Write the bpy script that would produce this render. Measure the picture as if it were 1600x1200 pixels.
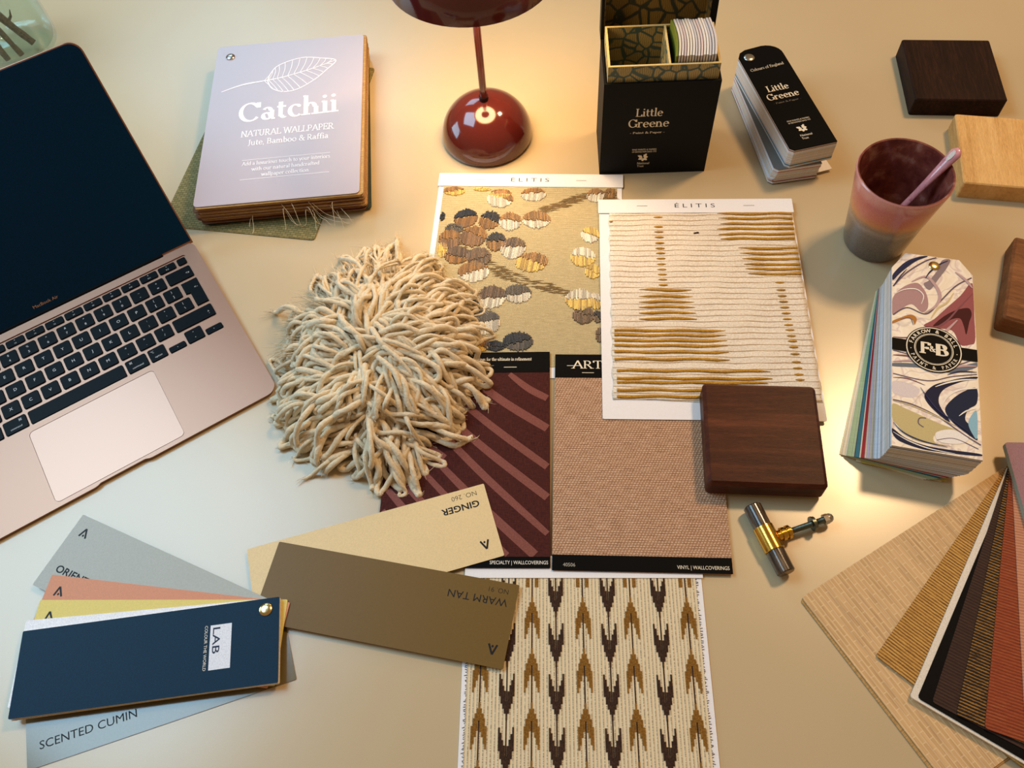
import bpy, math, random
from math import sin, cos, pi, radians as R
from mathutils import Vector, Matrix
from mathutils.geometry import tessellate_polygon

for o in list(bpy.data.objects): bpy.data.objects.remove(o, do_unlink=True)
SC = bpy.context.scene
COL = SC.collection
U = 0.001                                   # everything below is written in millimetres
rnd = random.Random(7)

# ------------------------------------------------------------------ camera
cd = bpy.data.cameras.new('camera'); cam = bpy.data.objects.new('camera', cd); COL.objects.link(cam)
th, ro = R(30.69), R(-5.648)
fwd = Vector((0, sin(th), -cos(th))); r0 = Vector((1, 0, 0)); u0 = r0.cross(fwd)
rr = cos(ro)*r0 + sin(ro)*u0; uu = -sin(ro)*r0 + cos(ro)*u0
m = Matrix((rr, uu, -fwd)).transposed().to_4x4(); m.translation = Vector((0, 0, .682)); cam.matrix_world = m
cd.sensor_width = 36; cd.lens = 1333.83*36/1600; cd.clip_start = .01
SC.camera = cam

# ------------------------------------------------------------------ light and exposure
SC.view_settings.view_transform = 'Standard'; SC.view_settings.look = 'None'
SC.cycles.transparent_max_bounces = 32; SC.view_settings.exposure = 0.0; SC.view_settings.gamma = 1; SC.view_settings.use_curve_mapping = False
w = bpy.data.worlds.new('world'); SC.world = w; w.use_nodes = True
bg = w.node_tree.nodes['Background']; bg.inputs[0].default_value = (1.0, .64, .34, 1); bg.inputs[1].default_value = .26

def area(name, loc, target, sx, sy, power, col):
    l = bpy.data.lights.new(name, 'AREA'); l.shape = 'RECTANGLE'; l.size = sx; l.size_y = sy; l.energy = power; l.color = col
    o = bpy.data.objects.new(name, l); COL.objects.link(o); o.location = loc
    o.rotation_euler = (Vector(target)-Vector(loc)).to_track_quat('-Z', 'Y').to_euler(); return o
area('skylight_left', (-1.192, .952, 1.62), (-1.192, .952, 0), 1.20, 1.06, 33, (.44, .75, 1.0)).rotation_euler = (0, 0, R(-34.3))
area('skylight_back', (-.863, 2.918, 1.62), (-.863, 2.918, 0), 1.20, .90, 17, (.38, .74, 1.0)).rotation_euler = (0, 0, R(-42))
area('window_left', (-2.3, 1.0, .62), (.3, .6, .05), 1.1, .8, 16, (.50, .78, 1.0))
area('ceiling_lamp', (1.0, 1.05, 1.65), (.30, .45, 0), .24, .24, 20, (1.0, .64, .33))

# ------------------------------------------------------------------ materials
def lin(c):
    return tuple(((x/255)/12.92 if x/255 <= .04045 else ((x/255+.055)/1.055)**2.4) for x in c[:3])+(1,)
class NT:
    def __init__(s, name):
        s.m = bpy.data.materials.new(name); s.m.use_nodes = True; s.t = s.m.node_tree; s.b = s.t.nodes['Principled BSDF']; s.tc = None
    def n(s, kind, **kw):
        q = s.t.nodes.new(kind)
        for k, v in kw.items():
            if k[0] == '_': setattr(q, k[1:], v)
            else:
                key = k.replace('__', ' ')
                q.inputs[int(key[1:]) if key[0] == 'i' and key[1:].isdigit() else key].default_value = v
        return q
    def l(s, a, b): s.t.links.new(a, b)
    def co(s, scale=(1, 1, 1), rot=(0, 0, 0), loc=(0, 0, 0)):
        if not s.tc: s.tc = s.n('ShaderNodeTexCoord')
        mp = s.n('ShaderNodeMapping'); mp.inputs['Scale'].default_value = scale; mp.inputs['Rotation'].default_value = rot; mp.inputs['Location'].default_value = loc
        s.l(s.tc.outputs['Object'], mp.inputs['Vector']); return mp.outputs['Vector']
    def ramp(s, fac, stops, interp='LINEAR'):
        q = s.n('ShaderNodeValToRGB'); q.color_ramp.interpolation = interp; e = q.color_ramp.elements
        while len(e) < len(stops): e.new(.5)
        for el, (p, c) in zip(e, stops): el.position = p; el.color = lin(c)
        s.l(fac, q.inputs[0]); return q.outputs[0]
    def noise(s, vec, scale, detail=3, rough=.6, dist=0):
        q = s.n('ShaderNodeTexNoise', Scale=scale, Detail=detail, Roughness=rough, Distortion=dist); s.l(vec, q.inputs['Vector']); return q.outputs['Fac']
    def wave(s, vec, scale, dist=0, dscale=1, dirn='X', detail=2):
        q = s.n('ShaderNodeTexWave', Scale=scale, Distortion=dist, Detail=detail); q.inputs['Detail Scale'].default_value = dscale
        q.bands_direction = dirn; s.l(vec, q.inputs['Vector']); return q.outputs['Fac']
    def mix(s, fac, a, b, mode='MIX'):
        q = s.n('ShaderNodeMix', _data_type='RGBA', _blend_type=mode)
        for sock, v in ((q.inputs[0], fac), (q.inputs[6], a), (q.inputs[7], b)):
            if isinstance(v, (int, float)): sock.default_value = v
            elif isinstance(v, tuple): sock.default_value = v
            else: s.l(v, sock)
        return q.outputs[2]
    def math(s, op, a, b=0.0):
        q = s.n('ShaderNodeMath', _operation=op)
        for sock, v in zip(q.inputs, (a, b)):
            if isinstance(v, (int, float)): sock.default_value = v
            else: s.l(v, sock)
        return q.outputs[0]
    def bump(s, h, strength=.3, dist=.0005):
        q = s.n('ShaderNodeBump', Strength=strength, Distance=dist); s.l(h, q.inputs['Height']); s.l(q.outputs[0], s.b.inputs['Normal'])
    def fin(s, col=None, rough=.5, metal=0, spec=.5, **kw):
        if col is not None:
            if isinstance(col, tuple): s.b.inputs['Base Color'].default_value = lin(col)
            else: s.l(col, s.b.inputs['Base Color'])
        s.b.inputs['Roughness'].default_value = rough; s.b.inputs['Metallic'].default_value = metal; s.b.inputs['Specular IOR Level'].default_value = spec
        for k, v in kw.items(): s.b.inputs[k.replace('__', ' ')].default_value = v
        return s.m
CACHE = {}
def plain(name, col, rough=.5, metal=0, spec=.22, grain=.06, gs=900, bump=0, **kw):
    key = (name, col)
    if key in CACHE: return CACHE[key]
    t = NT(name); f = t.noise(t.co(), gs, 3)
    lo = tuple(max(0, c*(1-grain)) for c in col); hi = tuple(min(255, c*(1+grain)) for c in col)
    if bump: t.bump(f, bump, .0003)
    CACHE[key] = t.fin(t.ramp(f, [(.3, lo), (.7, hi)]), rough, metal, spec, **kw); return CACHE[key]
def wood(name, dark, mid, light, sc=1, rough=.42, axis='X', band=.5):
    t = NT(name); s = (5, 60, 60) if axis == 'X' else (60, 5, 60)
    v = t.co(tuple(sc*q for q in s)); v2 = t.co(tuple(sc*q*(.3 if q < 10 else .55) for q in s), loc=(3, 1, 2))
    f = t.noise(v, 6, 6, .7, .4); g = t.noise(v2, 1.6, 3, .5, .6)
    h = t.math('ADD', t.math('MULTIPLY', f, 1-band), t.math('MULTIPLY', g, band))
    c = t.ramp(h, [(.34, dark), (.5, mid), (.66, light)])
    fine = t.noise(t.co(tuple(sc*q*4 for q in s)), 9, 2)
    t.bump(fine, .25, .0004)
    return t.fin(spec=.12, rough=rough+.06, col=t.mix(.22, c, t.ramp(fine, [(.35, tuple(q*.5 for q in mid)), (.65, light)])))

def make_table_mat():
    t = NT('cream_laminate'); f = t.noise(t.co(), 1400, 2); g = t.noise(t.co(), 6, 3)
    c = t.mix(.5, t.ramp(f, [(.3, (190, 168, 131)), (.7, (198, 177, 140))]), t.ramp(g, [(.3, (191, 169, 132)), (.7, (197, 176, 139))]))
    t.bump(f, .05, .0002); return t.fin(c, .25, spec=.8)
M_TABLE = make_table_mat()
M_WHITE = plain('white_card', (236, 234, 236), .55, grain=.015)
M_PAPER = plain('paper_edge', (226, 216, 200), .7, grain=.08, gs=1500)
M_BLACK = plain('black_card', (8, 7, 7), .55, grain=.2, spec=.06)
M_INK = plain('black_ink', (22, 20, 20), .5, grain=.02)
M_WINK = plain('white_ink', (235, 228, 215), .5, grain=.02)
M_CREAMINK = plain('cream_ink', (232, 220, 196), .5, grain=.02)
M_STEEL = plain('steel', (190, 186, 180), .25, 1, grain=.04)
M_BRASS = plain('brass', (225, 180, 80), .18, 1, grain=.0)
M_BRASSD = plain('brass_rivet', (226, 200, 140), .22, 1, grain=.05)
M_ZINC = plain('zinc_steel', (120, 125, 112), .35, 1, grain=.1)

# ------------------------------------------------------------------ mesh helpers
class MB:
    def __init__(s): s.v = []; s.f = []; s.m = []
    def add(s, verts, faces, mi=0):
        k = len(s.v); s.v += [tuple(q) for q in verts]; s.f += [tuple(i+k for i in f) for f in faces]; s.m += [mi]*len(faces); return k
    def prism(s, poly, z0, z1, mi=0, bev=0, side=None):
        n = len(poly); area2 = sum(poly[i][0]*poly[(i+1) % n][1]-poly[(i+1) % n][0]*poly[i][1] for i in range(n))
        if area2 < 0: poly = poly[::-1]
        rings = [[(x, y, z0) for x, y in poly]]
        if bev:
            rings.append([(x, y, z1-bev) for x, y in poly]); ins = inset(poly, bev); rings.append([(x, y, z1) for x, y in ins])
        else: rings.append([(x, y, z1) for x, y in poly])
        v = [p for r_ in rings for p in r_]; f = []
        for k in range(len(rings)-1):
            for i in range(n): j = (i+1) % n; f.append((k*n+i, k*n+j, (k+1)*n+j, (k+1)*n+i))
        s.add(v, f, mi if side is None else side)
        top = [p for p in rings[-1]]; s.add(top, [tuple(range(n))], mi)
        s.add(rings[0], [tuple(range(n-1, -1, -1))], mi if side is None else side)
    def box(s, x0, x1, y0, y1, z0, z1, mi=0, bev=0): s.prism([(x0, y0), (x1, y0), (x1, y1), (x0, y1)], z0, z1, mi, bev)
    def tube(s, path, rad, n=8, mi=0, cap=True, flat=1.0):
        P = [Vector(p) for p in path]; N = len(P)
        if not hasattr(rad, '__len__'): rad = [rad]*N
        up = Vector((.13, .07, 1)).normalized(); v = []; f = []
        for i in range(N):
            d = (P[min(i+1, N-1)]-P[max(i-1, 0)]); d = d.normalized() if d.length > 1e-9 else Vector((1, 0, 0))
            a = d.cross(up); a = a.normalized() if a.length > 1e-4 else d.orthogonal().normalized(); b = a.cross(d)
            for k in range(n):
                t = 2*pi*k/n; v.append(P[i]+a*cos(t)*rad[i]+b*sin(t)*rad[i]*flat)
        for i in range(N-1):
            for k in range(n): j = (k+1) % n; f.append((i*n+k, i*n+j, (i+1)*n+j, (i+1)*n+k))
        if cap: f.append(tuple(range(n-1, -1, -1))); f.append(tuple((N-1)*n+k for k in range(n)))
        s.add(v, f, mi)
    def lathe(s, prof, n=48, mi=0, c=(0, 0)):
        v = []; f = []; N = len(prof)
        for r_, z in prof:
            for k in range(n): t = 2*pi*k/n; v.append((c[0]+r_*cos(t), c[1]+r_*sin(t), z))
        for i in range(N-1):
            for k in range(n): j = (k+1) % n; f.append((i*n+k, i*n+j, (i+1)*n+j, (i+1)*n+k))
        if prof[0][0] > 1e-6: f.append(tuple(range(n-1, -1, -1)))
        if prof[-1][0] > 1e-6: f.append(tuple((N-1)*n+k for k in range(n)))
        s.add(v, f, mi)
    def stroke(s, pts, wd, z=0, mi=0):
        s.k = getattr(s, 'k', 0)+1; z += (s.k % 7)*.012
        if not hasattr(wd, '__call__'):
            ww = wd; wd = (lambda t: ww) if not hasattr(ww, '__len__') else (lambda t: ww[0]+(ww[1]-ww[0])*t)
        N = len(pts); v = []; f = []
        for i in range(N):
            a = pts[max(i-1, 0)]; b = pts[min(i+1, N-1)]; dx, dy = b[0]-a[0], b[1]-a[1]; L = math.hypot(dx, dy) or 1
            h = wd(i/(N-1))/2; nx, ny = -dy/L*h, dx/L*h
            v += [(pts[i][0]+nx, pts[i][1]+ny, z), (pts[i][0]-nx, pts[i][1]-ny, z)]
        for i in range(N-1): f.append((2*i, 2*i+1, 2*i+3, 2*i+2))
        s.add(v, f, mi)
    def flat(s, poly, z=0, mi=0):
        s.k = getattr(s, 'k', 0)+1; z += (s.k % 7)*.012
        n = len(poly); a2 = sum(poly[i][0]*poly[(i+1) % n][1]-poly[(i+1) % n][0]*poly[i][1] for i in range(n))
        if a2 < 0: poly = poly[::-1]
        s.add([(x, y, z) for x, y in poly], [tuple(range(n))], mi)
    def mesh(s, name):
        me = bpy.data.meshes.new(name); me.from_pydata([tuple(c*U for c in v) for v in s.v], [], s.f)
        me.polygons.foreach_set('material_index', s.m); me.update(); return me
    def build(s, name, mats, parent=None, smooth=False, loc=(0, 0, 0), rot=(0, 0, 0), sharp=35):
        me = s.mesh(name)
        for q in (mats if isinstance(mats, (list, tuple)) else [mats]): me.materials.append(q)
        if smooth:
            me.polygons.foreach_set('use_smooth', [True]*len(me.polygons)); me.set_sharp_from_angle(angle=R(sharp))
        o = bpy.data.objects.new(name, me); COL.objects.link(o); o.parent = parent
        o.location = tuple(q*U for q in loc); o.rotation_euler = rot; return o
def inst(me, name, mt, parent, loc=(0, 0, 0), rot=(0, 0, 0)):
    o = bpy.data.objects.new(name, me); COL.objects.link(o); o.parent = parent
    o.location = tuple(q*U for q in loc); o.rotation_euler = rot
    if mt: o.material_slots[0].link = 'OBJECT'; o.material_slots[0].material = mt
    return o
def inset(poly, d):
    n = len(poly); out = []
    for i in range(n):
        p, q, r_ = Vector(poly[i-1]), Vector(poly[i]), Vector(poly[(i+1) % n])
        a = (q-p).normalized(); b = (r_-q).normalized(); na, nb = Vector((-a.y, a.x)), Vector((-b.y, b.x)); mm = na+nb
        mm = mm/max(.3, mm.dot(mm))*2 if mm.length > 1e-6 else na
        out.append((q.x+mm.x*d, q.y+mm.y*d))
    return out
def rrect(x0, x1, y0, y1, r=2, n=4, corners=(1, 1, 1, 1)):
    out = []
    for k, (cx, cy) in enumerate(((x1, y1), (x0, y1), (x0, y0), (x1, y0))):
        rk = r*corners[k]
        if rk <= 0: out.append((cx, cy)); continue
        ox, oy = cx+(-rk if cx == x1 else rk), cy+(-rk if cy == y1 else rk)
        for i in range(n+1): a = k*pi/2+i*pi/2/n; out.append((ox+rk*cos(a), oy+rk*sin(a)))
    return out
def spline(pts, closed=True, k=6):
    out = []; n = len(pts)
    for i in range(n if closed else n-1):
        p = [pts[(i+j) % n] if closed else pts[min(max(i+j, 0), n-1)] for j in (-1, 0, 1, 2)]
        for s_ in range(k):
            t = s_/k; out.append(tuple(.5*(2*p[1][d]+(-p[0][d]+p[2][d])*t+(2*p[0][d]-5*p[1][d]+4*p[2][d]-p[3][d])*t*t+(-p[0][d]+3*p[1][d]-3*p[2][d]+p[3][d])*t**3) for d in range(len(pts[0]))))
    if not closed: out.append(tuple(pts[-1]))
    return out
def tag(o, label, cat, group=None, kind=None):
    o['label'] = label; o['category'] = cat
    if group: o['group'] = group
    if kind: o['kind'] = kind
    return o
def thing(name, label, cat, loc=(0, 0, 0), rz=0, group=None, rx=0):
    o = bpy.data.objects.new(name, None); COL.objects.link(o); o.empty_display_size = .02
    o.location = tuple(q*U for q in loc); o.rotation_euler = (rx, 0, rz); return tag(o, label, cat, group)

# ------------------------------------------------------------------ lettering
FC = bpy.data.curves.new('type', 'FONT'); FO = bpy.data.objects.new('type', FC); COL.objects.link(FO)
def sans_raw(s, off=0, space=1):
    FC.body = s; FC.size = 1; FC.offset = off; FC.space_character = space; FC.resolution_u = 3
    me = bpy.data.meshes.new_from_object(FO); v = [tuple(q.co) for q in me.vertices]; f = [tuple(p.vertices) for p in me.polygons]
    bpy.data.meshes.remove(me); return v, f
_hv = sans_raw('H')[0]; CAPH = max(q[1] for q in _hv)-min(q[1] for q in _hv)
G = {  # serif letters as pen strokes: L line (x0,y0,x1,y1,serif,serif), A arc (cx,cy,rx,ry,a0,a1), D dot (x,y,r); first entry is the advance
'A': [.82, 'L', .06, 0, .41, 1, 1, 0, 'L', .41, 1, .76, 0, 0, 1, 'L', .18, .36, .64, .36, 0, 0],
'B': [.74, 'L', .15, 0, .15, 1, 0, 0, 'L', .03, .97, .38, .97, 0, 0, 'L', .03, .03, .4, .03, 0, 0, 'L', .15, .52, .38, .52, 0, 0, 'A', .36, .745, .21, .225, -90, 90, 'A', .38, .275, .26, .245, -90, 90],
'C': [.84, 'A', .46, .5, .39, .48, 38, 320, 'L', .77, .7, .77, .98, 0, 0],
'E': [.7, 'L', .15, 0, .15, 1, 0, 0, 'L', .03, .97, .6, .97, 0, 0, 'L', .03, .03, .63, .03, 0, 0, 'L', .15, .52, .47, .52, 0, 0, 'L', .6, .98, .6, .78, 0, 0, 'L', .63, .02, .65, .24, 0, 0, 'L', .47, .42, .47, .62, 0, 0],
'F': [.66, 'L', .15, 0, .15, 1, 1, 0, 'L', .03, .97, .6, .97, 0, 0, 'L', .15, .5, .46, .5, 0, 0, 'L', .6, .98, .6, .76, 0, 0, 'L', .46, .4, .46, .6, 0, 0],
'G': [.9, 'A', .46, .5, .39, .48, 38, 335, 'L', .79, .06, .79, .44, 0, 1, 'L', .77, .7, .77, .98, 0, 0],
'I': [.34, 'L', .17, 0, .17, 1, 1, 1], 'J': [.42, 'L', .24, 1, .24, .1, 1, 0, 'A', .1, .1, .14, .16, -120, 0],
'L': [.66, 'L', .15, 0, .15, 1, 1, 1, 'L', .15, .03, .6, .03, 0, 0, 'L', .6, .02, .62, .26, 0, 0],
'N': [.86, 'L', .13, 0, .13, 1, 1, 0, 'L', .13, 1, .71, 0, 0, 0, 'L', .71, 0, .71, 1, 0, 1],
'O': [.92, 'A', .46, .5, .4, .48, 0, 360], 'P': [.66, 'L', .15, 0, .15, 1, 1, 0, 'L', .03, .97, .36, .97, 0, 0, 'L', .15, .47, .36, .47, 0, 0, 'A', .35, .72, .24, .25, -90, 90],
'R': [.76, 'L', .15, 0, .15, 1, 1, 0, 'L', .03, .97, .36, .97, 0, 0, 'L', .15, .49, .36, .49, 0, 0, 'A', .35, .73, .23, .24, -90, 90, 'L', .34, .49, .68, 0, 0, 1],
'T': [.76, 'L', .38, 0, .38, 1, 1, 0, 'L', .05, .97, .71, .97, 0, 0, 'L', .05, .98, .05, .76, 0, 0, 'L', .71, .98, .71, .76, 0, 0],
'U': [.82, 'L', .16, 1, .16, .3, 1, 0, 'A', .4, .3, .24, .28, 180, 360, 'L', .64, .3, .64, 1, 0, 1],
'W': [1.1, 'L', .06, 1, .3, 0, 1, 0, 'L', .3, 0, .54, 1, 0, 0, 'L', .54, 1, .8, 0, 0, 0, 'L', .8, 0, 1.04, 1, 0, 1],
'a': [.58, 'A', .25, .19, .18, .17, 0, 360, 'L', .44, .48, .44, .05, 0, 0, 'A', .27, .47, .17, .17, 0, 155, 'L', .42, .03, .56, .03, 0, 0],
'b': [.62, 'L', .14, 0, .14, 1.05, 0, 0, 'A', .32, .32, .23, .31, -150, 150, 'L', .03, 1.03, .14, 1.03, 0, 0],
'c': [.56, 'A', .32, .32, .26, .31, 50, 312, 'D', .46, .54, .06], 'd': [.64, 'L', .5, 0, .5, 1.05, 0, 0, 'A', .3, .32, .23, .31, 30, 330, 'L', .39, 1.03, .5, 1.03, 0, 0, 'L', .5, .03, .62, .03, 0, 0],
'e': [.6, 'A', .32, .32, .26, .31, 8, 318, 'L', .08, .36, .56, .36, 0, 0], 'f': [.4, 'L', .2, 0, .2, .82, 1, 0, 'A', .35, .82, .15, .2, 50, 180, 'L', .05, .62, .38, .62, 0, 0],
'g': [.6, 'A', .29, .42, .2, .22, 0, 360, 'A', .3, -.1, .23, .17, 0, 360, 'L', .44, .6, .58, .64, 0, 0, 'L', .2, .2, .2, .05, 0, 0],
'h': [.68, 'L', .14, 0, .14, 1.05, 1, 0, 'A', .33, .42, .19, .22, 0, 165, 'L', .52, .42, .52, 0, 0, 1, 'L', .03, 1.03, .14, 1.03, 0, 0],
'i': [.33, 'L', .17, 0, .17, .64, 1, 0, 'L', .05, .62, .17, .62, 0, 0, 'D', .16, .9, .085], 'l': [.33, 'L', .17, 0, .17, 1.05, 1, 0, 'L', .05, 1.03, .17, 1.03, 0, 0],
'm': [1.0, 'L', .14, 0, .14, .64, 1, 0, 'A', .31, .42, .17, .22, 0, 165, 'L', .48, .42, .48, 0, 0, 1, 'A', .65, .42, .17, .22, 0, 165, 'L', .82, .42, .82, 0, 0, 1, 'L', .03, .62, .14, .62, 0, 0],
'n': [.68, 'L', .14, 0, .14, .64, 1, 0, 'A', .33, .42, .19, .22, 0, 165, 'L', .52, .42, .52, 0, 0, 1, 'L', .03, .62, .14, .62, 0, 0],
'o': [.66, 'A', .33, .32, .27, .31, 0, 360], 'p': [.64, 'L', .14, -.3, .14, .64, 1, 0, 'A', .33, .32, .23, .31, -150, 150, 'L', .03, .62, .14, .62, 0, 0],
'r': [.48, 'L', .14, 0, .14, .64, 1, 0, 'A', .31, .42, .17, .21, 60, 165, 'D', .4, .57, .07, 'L', .03, .62, .14, .62, 0, 0],
's': [.48, 'A', .24, .48, .15, .15, 20, 270, 'A', .23, .17, .18, .16, 90, -155], 't': [.42, 'L', .18, .1, .18, .88, 0, 0, 'A', .29, .13, .11, .11, 180, 320, 'L', .04, .62, .38, .62, 0, 0],
'u': [.68, 'L', .14, .64, .14, .2, 0, 0, 'A', .32, .2, .18, .19, 180, 350, 'L', .51, .64, .51, 0, 0, 0, 'L', .03, .62, .14, .62, 0, 0, 'L', .4, .62, .51, .62, 0, 0, 'L', .51, .03, .62, .03, 0, 0],
'v': [.56, 'L', .05, .64, .28, 0, 1, 0, 'L', .28, 0, .51, .64, 0, 1], 'w': [.84, 'L', .05, .64, .24, 0, 1, 0, 'L', .24, 0, .42, .64, 0, 0, 'L', .42, .64, .62, 0, 0, 0, 'L', .62, 0, .8, .64, 0, 1],
'x': [.58, 'L', .06, .64, .52, 0, 1, 1, 'L', .06, 0, .52, .64, 1, 1], 'y': [.56, 'L', .05, .64, .28, 0, 1, 0, 'L', .18, -.28, .51, .64, 0, 1],
'&': [.84, 'A', .34, .77, .17, .2, 0, 360, 'A', .34, .26, .27, .25, 120, 365, 'L', .22, .66, .76, .02, 0, 1, 'L', .6, .3, .74, .52, 0, 1],
',': [.26, 'D', .12, .06, .07, 'L', .14, .05, .07, -.14, 0, 0], '.': [.26, 'D', .12, .06, .07], ' ': [.32], '-': [.4, 'L', .05, .32, .35, .32, 0, 0]}
def serif_raw(s, thick=.14, thin=.055, space=0):
    b = MB(); x = 0; sw = lambda nx, ny: thin+(thick-thin)*abs(nx*.966+ny*.26)**1.4
    for ch in s:
        g = G.get(ch, G['.']); i = 1
        while i < len(g):
            if g[i] == 'L':
                x0, y0, x1, y1, a, c = g[i+1:i+7]; i += 7
                dx, dy = x1-x0, y1-y0; L = math.hypot(dx, dy); wd = sw(-dy/L, dx/L); b.stroke([(x+x0, y0), (x+x1, y1)], wd)
                for fl, px, py in ((a, x0, y0), (c, x1, y1)):
                    if fl:
                        sy = thin*.5 if py <= .01 or py < -.2 else -thin*.5
                        b.stroke([(x+px-wd*.5-.09*fl, py+sy), (x+px+wd*.5+.09*fl, py+sy)], thin)
            elif g[i] == 'A':
                cx, cy, rx, ry, a0, a1 = g[i+1:i+7]; i += 7; n = max(6, int(abs(a1-a0)/15)); P = []; W = []
                for k in range(n+1):
                    t = R(a0+(a1-a0)*k/n); nx, ny = cos(t)/rx, sin(t)/ry; L = math.hypot(nx, ny); wd = sw(nx/L, ny/L)
                    P.append((x+cx+(rx-wd*.5+thin*.5)*cos(t), cy+(ry-wd*.35+thin*.35)*sin(t))); W.append(wd)
                b.stroke(P, lambda t: W[min(int(round(t*n)), n)])
            else:
                cx, cy, rr_ = g[i+1:i+4]; i += 4; b.flat([(x+cx+rr_*cos(k*pi/5), cy+rr_*sin(k*pi/5)) for k in range(10)])
        x += g[0]+space
    return b.v, b.f
def lettering(s, parent, mt, x=0, y=0, z=0, cap=5, width=None, rot=0, align='L', font='sans', off=0, space=1, name='lettering', rot3=None, thick=.14, thin=.055, into=None, shear=0):
    v, f = sans_raw(s, off, space) if font == 'sans' else serif_raw(s, thick, thin, (space-1)*.5)
    if not v: return None
    k = cap/(CAPH if font == 'sans' else 1); x0 = min(q[0] for q in v); x1 = max(q[0] for q in v)
    kx = width/(x1-x0) if width else k; W = (x1-x0)*kx; ox = {'L': 0, 'C': -W/2, 'R': -W}[align]
    pts = []
    for q in v:
        a, b = (q[0]-x0)*kx+ox+shear*q[1]*k, q[1]*k
        if rot3 is None: pts.append((x+a*cos(rot)-b*sin(rot), y+a*sin(rot)+b*cos(rot), z+q[2]))
        else: pts.append((a, b, q[2]))
    if into is not None: into.add(pts, f); return W
    mb = MB(); mb.add(pts, f)
    return mb.build(name, mt, parent, loc=(x, y, z) if rot3 is not None else (0, 0, 0), rot=rot3 or (0, 0, 0))
def ring(mb, cx, cy, r0_, r1_, z, n=48, mi=0, a0=0, a1=2*pi):
    v = []; f = []
    for k in range(n+1): t = a0+(a1-a0)*k/n; v += [(cx+r0_*cos(t), cy+r0_*sin(t), z), (cx+r1_*cos(t), cy+r1_*sin(t), z)]
    for k in range(n): f.append((2*k, 2*k+1, 2*k+3, 2*k+2))
    mb.add(v, f, mi)
def rivet(parent, x, y, z, r, mt, h=1.6):
    mb = MB(); mb.lathe([(r, 0), (r, h*.35), (r*.8, h*.8), (r*.45, h), (0, h*1.05)], 24, c=(x, y))
    return mb.build('rivet', mt, parent, smooth=True, loc=(0, 0, z))
def oak_emblem(mb, x, y, s):
    for ang, L in ((150, 1), (205, .8), (60, 1), (15, .75), (265, .7), (320, .8)):
        a = R(ang); ax, ay = cos(a), sin(a); P = []
        for k in range(13):
            t = k/12; wv = .26*sin(pi*min(1, t*1.05))*(1+.28*sin(t*18)); P.append((t*L, wv))
        P = P+[(q[0], -q[1]) for q in P[::-1]]
        mb.flat([(x+s*(.12*ax+q[0]*ax-q[1]*ay), y+s*(.12*ay+q[0]*ay+q[1]*ax)) for q in P])

# ------------------------------------------------------------------ setting and table
mb = MB(); mb.box(-2500, 3000, -2000, 4000, -760, -740)
fl = mb.build('floor', wood('oak_floor', (120, 90, 60), (150, 115, 78), (172, 138, 98), .5, .5)); fl['kind'] = 'structure'
tb = thing('table', 'large cream table with a smooth top carrying all the samples', 'table', (0, 700, -740))
mb = MB(); mb.prism(rrect(-1150, 1150, -800, 800, 25), 708, 740, bev=2); mb.build('tabletop', M_TABLE, tb)
for sx in (-1, 1):
    for sy in (-1, 1):
        mb = MB(); mb.box(sx*1060-35, sx*1060+35, sy*710-35, sy*710+35, 0, 708, bev=2); mb.build('leg', M_TABLE, tb)

# ------------------------------------------------------------------ laptop
M_ALU = plain('rose_gold_aluminium', (150, 102, 76), .35, .74, spec=.5, Coat__Weight=.55, Coat__Roughness=.28, grain=.05, gs=2500)
M_PAD = plain('rose_gold_trackpad', (158, 112, 88), .31, .74, spec=.5, Coat__Weight=.55, Coat__Roughness=.24, grain=.03, gs=2500)
M_KEY = plain('black_key', (4, 7, 10), .4, grain=.2, spec=.07)
M_GLASS = plain('display_glass', (2, 36, 62), .05, grain=.1, spec=.1)
M_LEG = plain('key_legend', (196, 200, 204), .5, grain=.02)
lt = thing('laptop', 'open rose gold laptop with black keys and a dark screen', 'laptop', (-352.6, 351.0, 4), .4831, rx=math.atan2(7.5, 212.4))
OUT = [(x, y) for x, y in rrect(-152, 152, 0, 212.4, 11, 6)]
i0 = [i for i, q in enumerate(OUT) if q[1] < 1e-6]; k = i0[0]
OUT = OUT[:k+1]+[(-27, 0), (-24, .5), (-21, 1.8), (21, 1.8), (24, .5), (27, 0)]+OUT[k+1:]
WELL = rrect(-138.3, 138.3, 92.6, 199.2, 2.5, 3); PADH = rrect(-61, 61, 4.4, 86.4, 4.5, 3)
mb = MB(); loops = [OUT, WELL, PADH]; flatv = [q for l_ in loops for q in l_]
mb.add([(x, y, 0) for x, y in flatv], [tuple(t) for t in tessellate_polygon([[Vector((x, y, 0)) for x, y in l_] for l_ in loops])])
for i, f in enumerate(mb.f):
    a, b, c = (Vector(mb.v[j]) for j in f)
    if (b-a).cross(c-a).z < 0: mb.f[i] = f[::-1]
n = len(OUT); bot = inset(OUT, 5); zb = lambda y: -3.2-7.4*y/212.4
rg = [[(x, y, 0) for x, y in OUT], [(x, y, -1.6) for x, y in OUT], [(x, y, zb(y)) for x, y in bot]]
v = [p for r_ in rg for p in r_]; f = []
for kk in range(2):
    for i in range(n): j = (i+1) % n; f.append((kk*n+j, kk*n+i, (kk+1)*n+i, (kk+1)*n+j))
mb.add(v, f); mb.add(rg[2], [tuple(range(n-1, -1, -1))])
for lp, d in ((WELL, -1.1), (PADH, -.5)):
    n = len(lp); mb.add([(x, y, 0) for x, y in lp]+[(x, y, d) for x, y in lp], [(i, (i+1) % n, n+(i+1) % n, n+i) for i in range(n)]+[tuple(range(n, 2*n))])
mb.build('base', M_ALU, lt, smooth=True, sharp=25)
mb = MB(); mb.prism(rrect(-60.6, 60.6, 4.8, 86.0, 4.2, 4), -.45, -.02, bev=.1); mb.build('trackpad', M_PAD, lt)
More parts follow.
